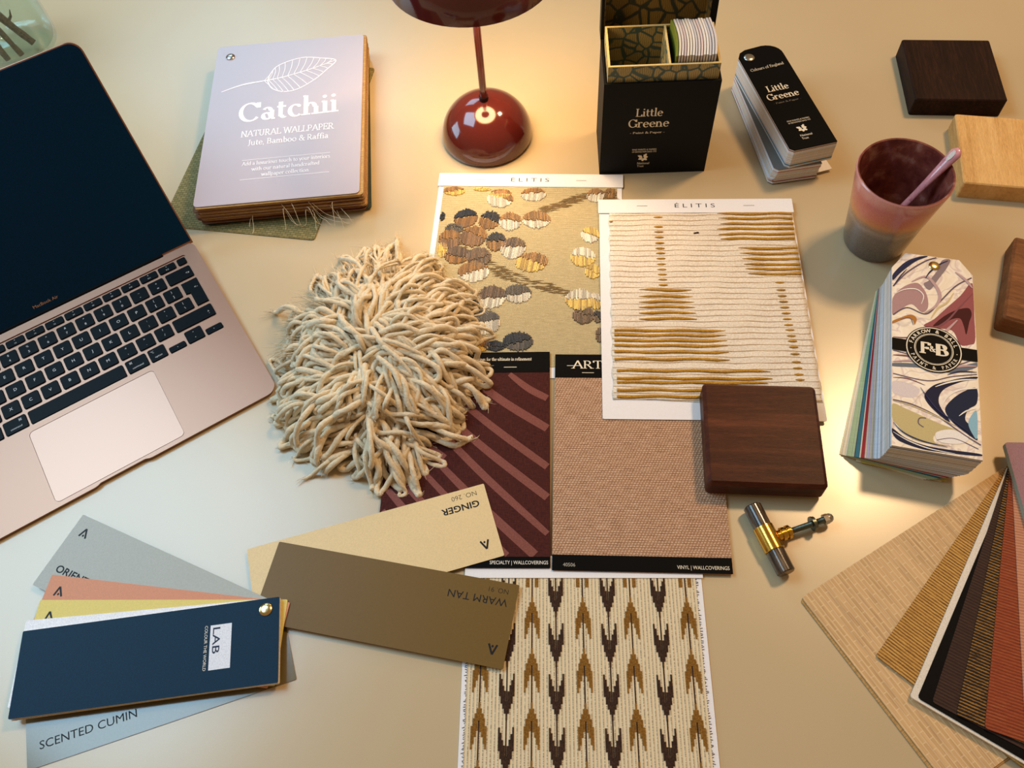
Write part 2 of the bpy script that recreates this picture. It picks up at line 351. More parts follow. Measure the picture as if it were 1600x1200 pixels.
for sx in (-130, 130):
    for sy in (15, 200):
        mb = MB(); mb.lathe([(6, zb(sy)-.7+(.35 if sy > 100 else .2)), (6, zb(sy)+.4)], 16, c=(sx, sy)); mb.build('foot', M_BLACK, lt)
KM = {}
def key(x0, x1, y0, y1, leg=None, poly=None):
    kx = (round(x1-x0, 1), round(y1-y0, 1), poly is not None)
    if kx not in KM:
        b = MB(); b.prism(poly or rrect(0, x1-x0, 0, y1-y0, 1.7, 3), -1.0, .15, bev=.35); KM[kx] = b.mesh('key'); KM[kx].materials.append(M_KEY)
    o = inst(KM[kx], 'key', None, lt, (x0, y0, 0)); W, H = x1-x0, y1-y0
    if leg and x1 > -120:
        b = MB()
        for it in leg:
            s, fx, fy, cap = it; lettering(s, None, None, W*fx, H*fy-cap/2, .2, cap, align='C', into=b)
        if b.v: b.build('key_legend', M_LEG, o)
PIT = 19.0; K2 = 8.25
def row(cx, y0, y1, legs):
    for i, s in enumerate(legs):
        if isinstance(s, tuple): L = [(s[0], .5, .72, 2.3), (s[1], .5, .3, 2.6)]
        else: L = [(s, .5, .5, 3.1)]
        x = cx+i*PIT; key(x-K2, x+K2, y0, y1, L)
row(-109.2-PIT, 168.9, 184.1, [('±', '§'), ('!', '1'), ('@', '2'), ('£', '3'), ('$', '4'), ('%', '5'), ('^', '6'), ('&', '7'), ('*', '8'), ('(', '9'), (')', '0'), ('_', '-'), ('+', '=')])
key(110.6, 137, 168.9, 184.1, [('<x', .82, .45, 2.4)])
key(-137, -110, 150, 165.4, [('tab', .3, .3, 2)]); row(-100, 150, 165.4, list('QWERTYUIOP')+[('{', '['), ('}', ']')])
EN = [(0, 19), (0, 33.6), (16.6, 33.6), (16.6, 0), (4.4, 0), (4.4, 18.2)]
key(120.6, 137.2, 131.6, 165.2, [('<', .68, .68, 2.4), ('-', .8, .68, 2.4)], EN)
key(-137, -105, 131.3, 146.6, [('caps lock', .5, .3, 2)]); row(-95.3, 131.3, 146.6, list('ASDFGHJKL')+[(':', ';'), ('"', "'"), ('|', '\\')])
key(-137, -114, 112.5, 127.7, [('shift', .3, .3, 2)]); row(-105, 112.5, 127.7, [('~', '`')]+list('ZXCVBNM')+[('<', ','), ('>', '.'), ('?', '/')])
key(95.8, 137, 112.5, 127.7, [('^', .87, .42, 2.6), ('-', .87, .3, 2)])
for a, b, s in ((-137, -119.4, 'fn'), (-117.2, -100.2, 'control'), (-98, -81.2, 'option'), (-79, -57.6, 'command'), (40, 60.6, 'command'), (62.8, 79.5, 'option')):
    key(a, b, 93.8, 108.9, [(s, .5, .28, 1.9), ('⌘' if s == 'command' else '⌥' if s == 'option' else '', .25 if a > 0 else .75, .72, 2.4)])
key(-55.4, 37.6, 93.4, 108.5); key(81.9, 98.6, 93.6, 100.7, [('◂', .5, .5, 2)]); key(100.8, 117.9, 93.8, 108.9, [('▴', .5, .75, 2), ('▾', .5, .27, 2)]); key(119.9, 136.9, 93.6, 100.9, [('▸', .5, .5, 2)])
key(127.8, 137, 187.8, 196.6)
for kx in range(1, 13):
    c = 116.4-19.75*(12-kx); key(c-9, c+9, 187.8, 196.6, [('F%d' % kx, .5, .28, 1.4), ('*', .5, .68, 2.0)])
key(-137, -111, 187.8, 196.6, [('esc', .3, .4, 2)])
lid = MB(); lo = rrect(-152, 152, 0, 211, 12, 6, (1, 1, 0, 0)); lid.prism(lo, -4.2, 0, bev=.5)
lid = lid.build('screen', M_ALU, lt, loc=(0, 209.5, -1.2), rot=(R(58), 0, 0))
mb = MB(); mb.prism(rrect(-150.6, 150.6, 3, 209.6, 10.8, 6, (1, 1, 0, 0)), 0, .35, bev=.15); mb.build('display_glass', M_GLASS, lid)
lettering('MacBook Air', lid, plain('rose_lettering', (190, 150, 120), .4, .3), 0, 8.5, .45, 3.0, width=25, align='C', font='sans')
mb = MB(); mb.tube([(-119, 211.2, -2.0), (119, 211.2, -2.0)], 3.6, 16); mb.build('hinge', M_BLACK, lt, smooth=True)

# ------------------------------------------------------------------ natural wallpaper sample book
cb = thing('wallpaper_sample_book', 'thick wallpaper sample book with a frosted white cover and leaf drawing', 'sample book', (-308, 890, 0), R(-1.7))
def strawmat(name, c1, c2, sc=1, axis=0):
    t = NT(name); v = t.co((300*sc, 14*sc, 40) if axis else (14*sc, 300*sc, 40)); f = t.noise(v, 3, 4, .7); g = t.noise(t.co(), 500, 2)
    t.bump(f, .5, .0006); return t.fin(t.mix(.3, t.ramp(f, [(.3, c1), (.7, c2)]), t.ramp(g, [(.3, c1), (.7, c2)])), .75, spec=.3)
STR = [strawmat('raffia_tan', (130, 92, 58), (186, 146, 100)), strawmat('raffia_brown', (84, 52, 36), (140, 96, 66)), strawmat('raffia_wine', (70, 30, 28), (122, 66, 54)), strawmat('raffia_gold', (150, 112, 62), (206, 170, 112)), strawmat('raffia_dark', (30, 26, 26), (70, 56, 46)), strawmat('raffia_green', (30, 44, 40), (62, 74, 66))]
t = NT('green_grasscloth'); q = t.n('ShaderNodeTexBrick', Scale=90.0); q.inputs['Color1'].default_value = lin((124, 112, 68)); q.inputs['Color2'].default_value = lin((148, 132, 84)); q.inputs['Mortar'].default_value = lin((88, 86, 52)); q.inputs['Mortar Size'].default_value = .03
t.l(t.co((1, 1, 1)), q.inputs['Vector']); M_GREEN = t.fin(q.outputs['Color'], .8, spec=.3)
SHW, SHL = 174.5, 254
base = rrect(-1, SHW, -SHL, 0, 3, 2)
mb = MB(); mb.prism(base, 0, 1.0); SM = mb.mesh('sheet'); SM.materials.append(STR[0])
NS = 24
for i in range(NS):
    z = 2.4+i*1.11; mt = STR[[5, 4, 2, 1, 2, 1, 0, 2, 1, 3, 0, 1, 3, 0, 1, 3, 0, 0, 1, 3, 0, 3, 0, 3][i]]
    inst(SM, 'sheet', mt, cb, (rnd.uniform(-1, 3), rnd.uniform(-1.5, 1.5), z), (0, 0, R(rnd.uniform(-.5, .5)+(1.0 if i > 5 else 2.2-.2*i))))
mb = MB(); mb.prism(rrect(0, 172, -268, 0, 3, 2), 0, 1.2); mb.build('sheet', M_GREEN, cb, loc=(14, 14, .1), rot=(0, 0, R(-12.2))).__setitem__('label', 'olive green sheet fanned out below the others')
tc = NT('frosted_cover'); tc.fin((190, 178, 186), .24, spec=.55, Alpha=.9); M_FROST = tc.m
mb = MB(); mb.prism(rrect(0, 173.8, -253.5, 0, 5, 4), 29.6, 30.3, bev=.15); cov = mb.build('cover', M_FROST, cb, rot=(0, 0, R(.9))); cov['label'] = 'frosted translucent plastic cover'
M_CW = plain('white_cover_print', (250, 248, 255), .5, grain=.01)
lettering('Catchii', cov, M_CW, 36, -133, 30.45, 30, width=112, rot=R(2.2), font='serif', thick=.17, thin=.075, name='title_lettering')
for s, x, y, cap, wd in (('NATURAL WALLPAPER', 41, -156.5, 9.5, 103), ('Jute, Bamboo & Raffia', 50, -170, 8.5, 88), ('Add a luxurious touch to your interiors', 46, -200, 5.4, 95), ('with our natural handcrafted', 57, -208.6, 5.4, 73), ('wallpaper collection', 68, -217.2, 5.4, 51)):
    lettering(s, cov, M_CW, x, y, 30.45, cap, width=wd, font='serif', rot=R(.6), thick=.13, thin=.07)
mb = MB()
for y in (-192, -220.5): mb.stroke([(46, y), (141, y+.6)], .6, 30.45)
OL = spline([(64, -67.5), (67, -55), (76, -42), (101, -32.7), (125, -36.5), (142, -42.5), (132, -57), (119, -72), (100, -86), (84, -88.5), (70, -81), (64, -67.5)], False, 5)
mb.stroke(OL, 1.3, 30.45)
MID = spline([(12, -80), (35, -71), (58, -67.5), (80, -64), (110, -55), (141, -42.5)], False, 6); mb.stroke(MID, lambda t: 2.4-1.6*t if t > .3 else 1.2+t*4, 30.45)
def along(P, t): q_ = t*(len(P)-1); k_ = min(int(q_), len(P)-2); f_ = q_-k_; return (P[k_][0]+(P[k_+1][0]-P[k_][0])*f_, P[k_][1]+(P[k_+1][1]-P[k_][1])*f_)
UPE = OL[:26]; LOE = OL[25:][::-1]
for i in range(12):
    t = i/12
    for E_, bow in ((UPE, 3), (LOE, -3)):
        a = along(MID, .42+.55*t); b_ = along(E_, min(.97, .2+.78*t)); c_ = ((a[0]+b_[0])/2+1.5, (a[1]+b_[1])/2+bow*(1-t)*.6)
        mb.stroke(spline([a, c_, b_], False, 5), .75, 30.45)
mb.build('leaf_drawing', M_CW, cov)['kind'] = 'stuff'
rivet(cb, 17, -20, 30.4, 5.2, M_STEEL, 2.2)
M_FIB = plain('raffia_fibre', (214, 196, 164), .7, grain=.1)
mb = MB()
for x0, n_, sp in ((125, 7, 40), (60, 2, 8), (150, 4, 20), (100, 4, 30)):
    for i in range(n_):
        a = x0+rnd.uniform(-6, 6); dx = rnd.uniform(-.3, 1)*sp
        P = [(a, -253, rnd.uniform(8, 26)), (a+dx*.3, -258, rnd.uniform(6, 22)), (a+dx*.7, -263-rnd.uniform(0, 4), rnd.uniform(3, 12)), (a+dx, -262-rnd.uniform(0, 12), rnd.uniform(1.8, 5))]
        mb.tube(spline(P, False, 4), .28, 4)
o = mb.build('loose_fibres', M_FIB, cb); o['kind'] = 'stuff'

# ------------------------------------------------------------------ table lamp
M_LAMP = plain('oxblood_enamel', (84, 26, 22), .12, spec=.5, grain=.05, Coat__Weight=.6, Coat__Roughness=.05)
M_LAMPIN = plain('shade_lining', (225, 190, 150), .5)
lp = thing('table_lamp', 'glossy oxblood table lamp with a domed shade and domed base', 'lamp', (0, 731, 0))
prof = [(44, 0), (49.5, 1.2), (50.5, 4)]+[(50.5*cos(R(a)), 4+47*sin(R(a))) for a in range(6, 90, 6)]+[(0, 51)]
mb = MB(); mb.lathe(prof, 64); mb.build('base', M_LAMP, lp, smooth=True)
mb = MB(); mb.lathe([(4.9, 44), (4.9, 56), (0, 56)], 20); mb.build('collar', plain('dark_collar', (30, 14, 12), .4), lp, smooth=True)
mb = MB(); mb.tube([(0, 0, 54), (0, 0, 262)], 3.9, 20); mb.build('stem', M_LAMP, lp, smooth=True)
pr = [(80*cos(R(a)), 200+80*sin(R(a))) for a in range(0, 90, 6)]+[(0, 280)]
mb = MB(); mb.lathe(pr, 64); q_ = len(mb.f); mb.f = [f for f in mb.f if len(f) == 4 or len(f) == 3]; mb.m = mb.m[:len(mb.f)]
k = len(mb.v); mb.lathe([(r_-1.6 if r_ > 2 else 0, z if z < 279 else 278.4) for r_, z in pr], 64, 1)
mb.f = [f for f in mb.f if len(f) <= 4]; mb.m = ([0]*(len(pr)-1)*64+[1]*(len(pr)-1)*64)[:len(mb.f)]
ring(mb, 0, 0, 78.4, 80, 200, 64, 0); mb.build('shade', [M_LAMP, M_LAMPIN], lp, smooth=True)
t = NT('lit_diffuser'); t.fin((255, 240, 220), .5); t.b.inputs['Emission Color'].default_value = (1, .69, .36, 1); t.b.inputs['Emission Strength'].default_value = 20.0; M_DIFF = t.m
mb = MB(); ring(mb, 0, 0, 27, 72, 206, 64); mb.f = [f[::-1] for f in mb.f]; mb.build('diffuser', M_DIFF, lp)
mb = MB(); mb.lathe([(0, 199), (20, 200), (27, 204), (27, 230)], 40); mb.build('lamp_holder', M_LAMP, lp, smooth=True)

# ------------------------------------------------------------------ black card box with its cards
def leafpaper(name, leaf1, leaf2, gap, sc=75):
    t = NT(name); vv = t.co(); dn = t.n('ShaderNodeTexNoise', Scale=60.0, Detail=2.0); t.l(vv, dn.inputs['Vector'])
    mixv = t.n('ShaderNodeMix', _data_type='VECTOR'); mixv.inputs[0].default_value = .004; t.l(vv, mixv.inputs[4]); t.l(dn.outputs['Color'], mixv.inputs[5])
    e = t.n('ShaderNodeTexVoronoi', _feature='DISTANCE_TO_EDGE', Scale=float(sc)); t.l(mixv.outputs[1], e.inputs['Vector'])
    c = t.n('ShaderNodeTexVoronoi', Scale=float(sc)); t.l(mixv.outputs[1], c.inputs['Vector'])
    vein = t.wave(mixv.outputs[1], 160, 3, 2); lf = t.mix(.45, t.ramp(c.outputs['Color'], [(.2, leaf1), (.8, leaf2)]), t.ramp(vein, [(.2, tuple(q*.62 for q in leaf1)), (.7, leaf2)]))
    return t.fin(t.mix(t.ramp(e.outputs['Distance'], [(.05, (0, 0, 0)), (.10, (255, 255, 255))]), lin(gap), lf), .6)
M_LEAFP = leafpaper('leaf_paper', (150, 132, 80), (178, 158, 102), (66, 88, 84), 78)
M_LEAFD = leafpaper('dark_leaf_paper', (122, 98, 44), (146, 118, 58), (52, 56, 42), 62)
M_RIM = plain('cream_board_edge', (214, 190, 130), .6)
M_BOX = plain('black_buckram', (14, 13, 13), .6, spec=.12, grain=.35, gs=2200, bump=.3)
bx = thing('card_box', 'black card box with an open lid and leaf patterned lining', 'box', (116, 655.2, 0), R(-5.0))
W, D, H = 112, 66, 120
mb = MB(); mb.box(0, W, 0, D, 0, 2.5); mb.box(0, W, 0, 2.2, 2.5, H); mb.box(0, 2.2, 2.2, D-2.2, 2.5, H); mb.box(W-2.2, W, 2.2, D-2.2, 2.5, H); mb.box(0, W, D-2.2, D, 2.5, H); mb.build('outer_case', M_BOX, bx)
mb = MB(); zt = 137.5
def wall(x0, x1, y0, y1, mats=(0, 1)): mb.box(x0, x1, y0, y1, 2.6, zt-.7, 0); mb.box(x0, x1, y0, y1, zt-.7, zt, 1)
wall(3.4, 109, 3.2, 5.2); wall(3.4, 5.4, 5.2, 60.5); wall(107, 109, 5.2, 60.5); wall(3.4, 109, 60.5, 62.5); mb.build('inner_tray', [M_LEAFP, M_RIM], bx)
mb = MB(); wall(60.5, 62.5, 5.3, 60.4); mb.build('divider', [M_LEAFP, M_RIM], bx)
mb = MB(); mb.box(5.5, 60.4, 5.3, 60.4, 2.6, 3.4); mb.build('tray_floor', M_LEAFD, bx)
mb = MB()   # open lid, a shallow cap standing up behind the case (x across, y up, z towards the front)
mb.box(0, W, 0, 96, 0, 2); mb.box(0, 3.0, 0, 96, 2, 19); mb.box(W-6.5, W, 0, 96, 2, 19); mb.box(3, W-6.5, 93.5, 96, 2, 19)
LID = mb.build('lid', M_BOX, bx, loc=(0, D+20.2, 118), rot=(R(86), 0, 0))
mb = MB(); mb.box(3.1, W-6.6, .5, 93.4, 2.05, 2.9); mb.box(3.05, 3.8, .5, 93.4, 2.9, 18.6); mb.box(W-8, W-6.55, .5, 93.4, 2.9, 18.6); mb.build('lid_lining', M_LEAFD, LID)
mb = MB(); mb.box(0, W, D, D+19, 117, 119); mb.build('hinge_strip', M_BOX, bx)
fr = (R(90), 0, 0)
lettering('Little', bx, M_CREAMINK, 33, -.12, 79, 10, width=27, font='serif', rot3=fr, thick=.15)
lettering('Greene', bx, M_CREAMINK, 26.5, -.12, 65, 10.5, width=41, font='serif', rot3=fr, thick=.15)
lettering('- Paint & Paper -', bx, M_CREAMINK, 29, -.12, 56.5, 2.6, width=35, font='serif', rot3=fr)
lettering('FINE PAINTS & PAPERS', bx, M_CREAMINK, 33, -.12, 33.5, 2, width=25, rot3=fr)
lettering('OF DISTINCTION SINCE 1773', bx, M_CREAMINK, 33, -.12, 30.4, 2, width=25, rot3=fr)
lettering('National', bx, M_CREAMINK, 39.5, -.12, 13.6, 3, width=12.5, rot3=fr); lettering('Trust', bx, M_CREAMINK, 39.5, -.12, 9.6, 3, width=7, rot3=fr)
mb = MB(); oak_emblem(mb, 0, 0, 6.2); mb.build('oak_leaf_emblem', M_CREAMINK, bx, loc=(45, -.12, 23), rot=fr)
CW = [plain('swatch_edge', c, .6, grain=.03) for c in ((226, 220, 212), (214, 206, 204), (222, 214, 200), (206, 204, 208), (230, 226, 222), (214, 196, 194))]
GREENC = plain('moss_card', (112, 124, 44), .6)
def bowed(b, y0, y1, z0, z1, bow, tk):
    v = []; f = []; n_ = 8
    for k in range(n_+1):
        y = y0+(y1-y0)*k/n_; dx = bow*sin(pi*k/n_)
        for x, z in ((dx, z0), (dx+tk, z0), (dx+tk, z1), (dx, z1)): v.append((x, y, z))
    for k in range(n_):
        a = 4*k
        for j in range(4): f.append((a+j, a+(j+1) % 4, a+4+(j+1) % 4, a+4+j))
    f += [(3, 2, 1, 0), (4*n_, 4*n_+1, 4*n_+2, 4*n_+3)]
    b.add(v, [q[::-1] for q in f])
mb = MB(); bowed(mb, -26.5, 26.5, 0, 140, 2.6, 1.75); CARD = mb.mesh('colour_card'); CARD.materials.append(CW[0])
ca, sa = cos(R(-5)), sin(R(-5))
for i in range(15):
    x, y = 66.2+i*2.58, 33; wx, wy = 116+x*ca-y*sa, 655.2+x*sa+y*ca
    o = inst(CARD, 'colour_card', GREENC if i == 0 else CW[[0, 2, 1, 5, 0, 2, 4, 3, 1, 5, 0, 4, 3, 3, 1, 3, 2, 2, 0, 5][i]], None, (wx, wy, 4.2+rnd.uniform(-.5, .8)), (0, 0, R(-5)))
    if i == 0: tag(o, 'moss green colour card at the left end of the cards in the black box', 'card', 'colour cards in the black box')
    else: tag(o, '%s pale edged colour card right of the moss green one in the black box' % ('first second third fourth fifth sixth seventh eighth ninth tenth eleventh twelfth thirteenth fourteenth'.split()[i-1]), 'card', 'colour cards in the black box')

# ------------------------------------------------------------------ black swatch fan deck (colour cards on one rivet)
ld = thing('colour_fan_deck', 'small thick fan deck with a black rounded cover and steel rivet', 'fan deck', (293.5, 760.5, 0), R(8.4))
LGP = [(-11.5, -143.5+4), (-7.5, -143.5), (38.3, -143.5), (38.3, -4)]+[(19+19.3*cos(R(a)), -2+17*sin(R(a))) for a in range(10, 91, 16)]+[(0, 13.5), (-7, 10), (-11, 3)]
mb = MB(); mb.prism(LGP, 0, .82); LGM = mb.mesh('colour_card'); LGM.materials.append(M_WHITE)
EDG = [plain('card_edge', c, .55, grain=.03) for c in ((232, 232, 238), (224, 228, 236), (214, 220, 230), (226, 218, 206), (216, 206, 190), (196, 206, 214), (206, 196, 188))]
ACC = {k_: plain('card_'+k_, c, .55, grain=.03) for k_, c in dict(teal=(40, 112, 132), red=(158, 40, 52), green=(168, 188, 152), cream=(232, 220, 190), navy=(44, 54, 84), blue=(90, 140, 176), grey=(112, 112, 110), wine=(110, 40, 60), black=(26, 26, 28), yellow=(206, 184, 96), lilac=(190, 180, 206), sky=(176, 202, 224)).items()}
z = .3
for i in range(46):
    if i < 22: a = -5.2+.05*i+rnd.uniform(-.25, .25)+(-1.0 if i in (6, 7, 8) else 0)
    else: a = rnd.uniform(-.12, .12)
    mt = EDG[rnd.randrange(7 if i < 36 else 5)]
    if i in (0,): mt = ACC['black']
    if i in (17, 4): mt = ACC['red']
    if i == 21: mt = ACC['grey']
    if i in (25, 24): mt = ACC['blue']
    if i == 44: mt = ACC['wine']
    if i == 3: a = 3; mt = M_WHITE
    inst(LGM, 'colour_card', mt, ld, (0, 0, z), (0, 0, R(a))); z += .98 if i != 22 else 1.3
mb = MB(); mb.prism(LGP, 0, 1.0, bev=.15); lc = mb.build('cover', M_BLACK, ld, loc=(0, 0, z)); ZT = 1.1
rivet(ld, 0, 0, z+1, 5.8, M_STEEL, 1.8)
lettering('Colours of England', lc, M_CREAMINK, -6, -22, ZT, 4, width=38, rot=R(3), font='serif', thick=.1, thin=.05)
lettering('Little', lc, M_CREAMINK, -1, -57, ZT, 9, width=24, font='serif', thick=.16); lettering('Greene', lc, M_CREAMINK, -5.5, -69.5, ZT, 9.2, width=35, font='serif', thick=.16)
lettering('- Paint & Paper -', lc, plain('dim_ink', (120, 112, 100), .5), -2, -76, ZT, 2.2, width=30, font='serif')
lettering('FINE PAINTS & PAPERS', lc, M_CREAMINK, 1, -104.5, ZT, 1.8, width=24); lettering('OF DISTINCTION SINCE 1773', lc, M_CREAMINK, 1, -107.6, ZT, 1.8, width=24)
mb = MB(); oak_emblem(mb, 12, -117, 6.0); 
for q_ in range(len(mb.v)): mb.v[q_] = (mb.v[q_][0], mb.v[q_][1], ZT+mb.v[q_][2])
mb.build('oak_leaf_emblem', M_CREAMINK, lc)
lettering('National', lc, M_CREAMINK, 6, -127.5, ZT, 2.8, width=12.5); lettering('Trust', lc, M_CREAMINK, 6, -131.8, ZT, 2.8, width=7)

# ------------------------------------------------------------------ wood blocks
M_WENGE = wood('wenge', (14, 7, 5), (34, 18, 12), (58, 32, 22), 1, .5, 'Y', .3)
M_WALNUT = wood('walnut', (36, 15, 9), (68, 32, 20), (106, 56, 34), 1, .36, 'X', .6)
M_WALN2 = wood('walnut_light', (84, 50, 28), (126, 80, 48), (158, 108, 68), 1, .45, 'X', .5)
M_OAK = wood('pale_oak', (196, 146, 84), (222, 174, 108), (236, 194, 130), 1, .5, 'Y', .4)
def block(name, label, cx, cy, z, rz, w_, d_, h, mt, bev):
    mb = MB(); mb.prism(rrect(-w_/2, w_/2, -d_/2, d_/2, bev+1.2, 4), 0, h, bev=bev)
    return tag(mb.build(name, mt, None, loc=(cx, cy, z), rot=(0, 0, rz)), label, 'wood block')
block('wood_block', 'dark walnut block lying on the pale striped fabric sample', 209, 317.3, 5.6, R(-8.5), 98, 98, 19, M_WALNUT, 3.2)
block('wood_block', 'nearly black wood block alone in the upper right corner', 520.5, 739.5, 0, R(-9.4), 96, 99, 22, M_WENGE, 1.2)
block('wood_block', 'pale oak block behind the pink glazed cup', 537, 611, 0, R(-14.5), 104, 100, 21, M_OAK, 1.2)
block('wood_block', 'warm brown walnut block cut off by the right edge', 517, 436, 0, R(-27), 94, 102, 21, M_WALN2, 2.2)

# ------------------------------------------------------------------ ceramic cup and spoon
t = NT('banded_glaze'); sx = t.n('ShaderNodeSeparateXYZ'); t.l(t.co((1, 1, 1)), sx.inputs[0])
nz = t.noise(t.co(), 45, 4); zz = t.math('ADD', t.math('MULTIPLY', sx.outputs['Z'], 11.1), t.math('MULTIPLY', t.math('SUBTRACT', nz, .5), .14))
c = t.ramp(zz, [(0, (52, 46, 50)), (.24, (84, 76, 66)), (.44, (112, 98, 84)), (.50, (150, 128, 112)), (.55, (140, 112, 84)), (.63, (206, 128, 62)), (.74, (204, 108, 82)), (.90, (192, 100, 94)), (1.0, (204, 134, 126))])
t.bump(t.noise(t.co(), 120, 3), .12, .001); M_CUP = t.fin(t.mix(.12, c, t.ramp(t.noise(t.co(), 900, 2), [(.3, (60, 40, 40)), (.7, (230, 190, 170))])), .24, Coat__Weight=.4)
t = NT('wine_glaze'); M_CUPIN = t.fin(t.ramp(t.noise(t.co(), 50, 4), [(.35, (92, 42, 38)), (.55, (130, 70, 60)), (.7, (172, 128, 112))]), .22, Coat__Weight=.4)
cp = thing('ceramic_cup', 'pink and grey banded ceramic cup with a handleless flared shape', 'cup', (375, 530, 0))
prof = [(26, 0), (29.5, 2), (31, 8), (35, 40), (35.8, 47), (36.6, 50), (40.5, 75), (43.5, 92), (43.6, 94.5), (42.6, 96)]
mb = MB(); mb.lathe(prof, 64); mb.f = [f for f in mb.f if len(f) <= 4 or f[0] < 64]; mb.m = [0]*len(mb.f); mb.build('body', M_CUP, cp, smooth=True)
mb = MB(); mb.lathe([(42.6, 96), (41.2, 95.4), (40.3, 92), (36.8, 72), (32, 40), (28.5, 14), (24, 9), (0, 8)], 64); mb.f = [f[::-1] for f in mb.f if len(f) <= 4]; mb.m = [0]*len(mb.f)
mb.v = [v for v in mb.v]; mb.build('lining', M_CUPIN, cp, smooth=True)
t = NT('pink_glaze'); M_SPOON = t.fin(t.ramp(t.noise(t.co(), 90, 4), [(.35, (206, 124, 136)), (.6, (222, 158, 164)), (.75, (160, 80, 88))]), .16, Coat__Weight=.6)
sp = thing('ceramic_spoon', 'pink glazed spoon leaning inside the banded cup', 'spoon', (375, 530, 0))
A, B = Vector((-8, -9, 20)), Vector((46, 7.5, 110)); P = []; Rd = []
for k in range(25):
    t_ = k/24; p_ = A.lerp(B, t_); P.append(tuple(p_)); Rd.append(3.2+3.2*max(0, (t_-.5)/.5)**1.3 if t_ < .97 else 5.0)
Rd[-1] = 2.2
mb = MB(); mb.tube(P, Rd, 12, flat=.62); mb.build('handle', M_SPOON, sp, smooth=True, sharp=80)
mb = MB(); n_ = 14; v = []; f = []
dd = (B-A).normalized(); sd = dd.cross(Vector((0, 0, 1))).normalized(); nn = sd.cross(dd)
for i in range(9):
    for k in range(n_):
        r_ = i/8; tt = 2*pi*k/n_; v.append(A-dd*1+sd*8*r_*cos(tt)+dd*-9*r_*sin(tt)-nn*(3.5*(1-r_*r_)))
for i in range(8):
    for k in range(n_): j = (k+1) % n_; f.append((i*n_+k, i*n_+j, (i+1)*n_+j, (i+1)*n_+k))
mb.add(v, f)
bw = mb.build('bowl', M_SPOON, sp, smooth=True); so = bw.modifiers.new('thickness', 'SOLIDIFY'); so.thickness = .0016
mb = MB(); c_ = B-dd*5+nn*4.1*.62*1.35; ev = []
for k in range(16): tt = 2*pi*k/16; ev.append(c_+dd*(-3+5.5*cos(tt))+sd*2.3*sin(tt)+nn*.35)
mb.add(ev, [tuple(range(16))]); mb.build('thumb_hollow', plain('pale_glaze', (222, 206, 190), .2), sp)

# ------------------------------------------------------------------ embroidered sample card (back)
def linen(name, c1, c2, sc=2400, bump=.35, rough=.8, streak=None):
    t = NT(name); a = t.wave(t.co(), sc/6.28*.5, 1.5, 3, 'X'); b = t.wave(t.co(), sc/6.28*.5, 1.5, 3, 'Y'); h = t.math('MULTIPLY', a, b); nn_ = t.noise(t.co((40, 300, 1)), 3, 4)
    f = t.math('ADD', t.math('MULTIPLY', h, .55), t.math('MULTIPLY', nn_, .45)); c = t.ramp(f, [(.2, c1), (.62, c2)])
    t.bump(h, bump, .0006); return t.fin(c, rough, spec=.25)
def sample_card(name, label, x, y, z, rz, w_, h_, strip_h, word=True, fabric=None, fz=1.2, sx=-1.0):
    r_ = thing(name, label, 'sample card', (x, y, z), rz)
    mb = MB(); mb.prism(rrect(0, w_, -h_, -2, 1.5, 2), 0, .7); mb.build('backing_card', M_WHITE, r_)
    mb = MB(); mb.prism(rrect(sx, w_+1.2, -strip_h, 0, .4, 1), fz+.3, fz+.75); mb.box(sx, w_+1.2, -1.2, 0, .05, fz+.3); hs = mb.build('header_strip', M_WHITE, r_)
    if word: lettering('ÉLITIS', hs, M_INK, w_/2, -strip_h*.62, fz+.85, 5.2, width=41, align='C', off=-.006, space=1.5)
    mb = MB()
    for cx in (w_*.225, w_*.78): mb.box(cx-5.5, cx+5.5, -strip_h*.5-.25, -strip_h*.5+.25, fz+.7, fz+.95)
    mb.build('staples', M_STEEL, hs)
    return r_
e1 = sample_card('embroidered_sample_card', 'fabric sample card with embroidered brown and gold blossoms beside the lamp', -54.9, 678.7, .2, R(-8.4), 196.5, 256, 18.5)
mb = MB(); mb.prism(rrect(5.5, 191, -244, -14, .6, 1), .7, 1.3); mb.build('fabric', linen('gold_linen', (160, 142, 100), (222, 206, 164), 3000, .45), e1)
TH = {'o': (150, 110, 60), 'y': (216, 180, 96), 'w': (216, 206, 186), 'k': (40, 38, 40), 'b': (112, 90, 68), 'g': (92, 84, 74), 't': (134, 102, 70)}
THM = {k_: [plain('thread_'+k_, tuple(min(255, q*s_) for q in c), .45, grain=.1, spec=.5) for s_ in (.86, 1.0, 1.12)] for k_, c in TH.items()}
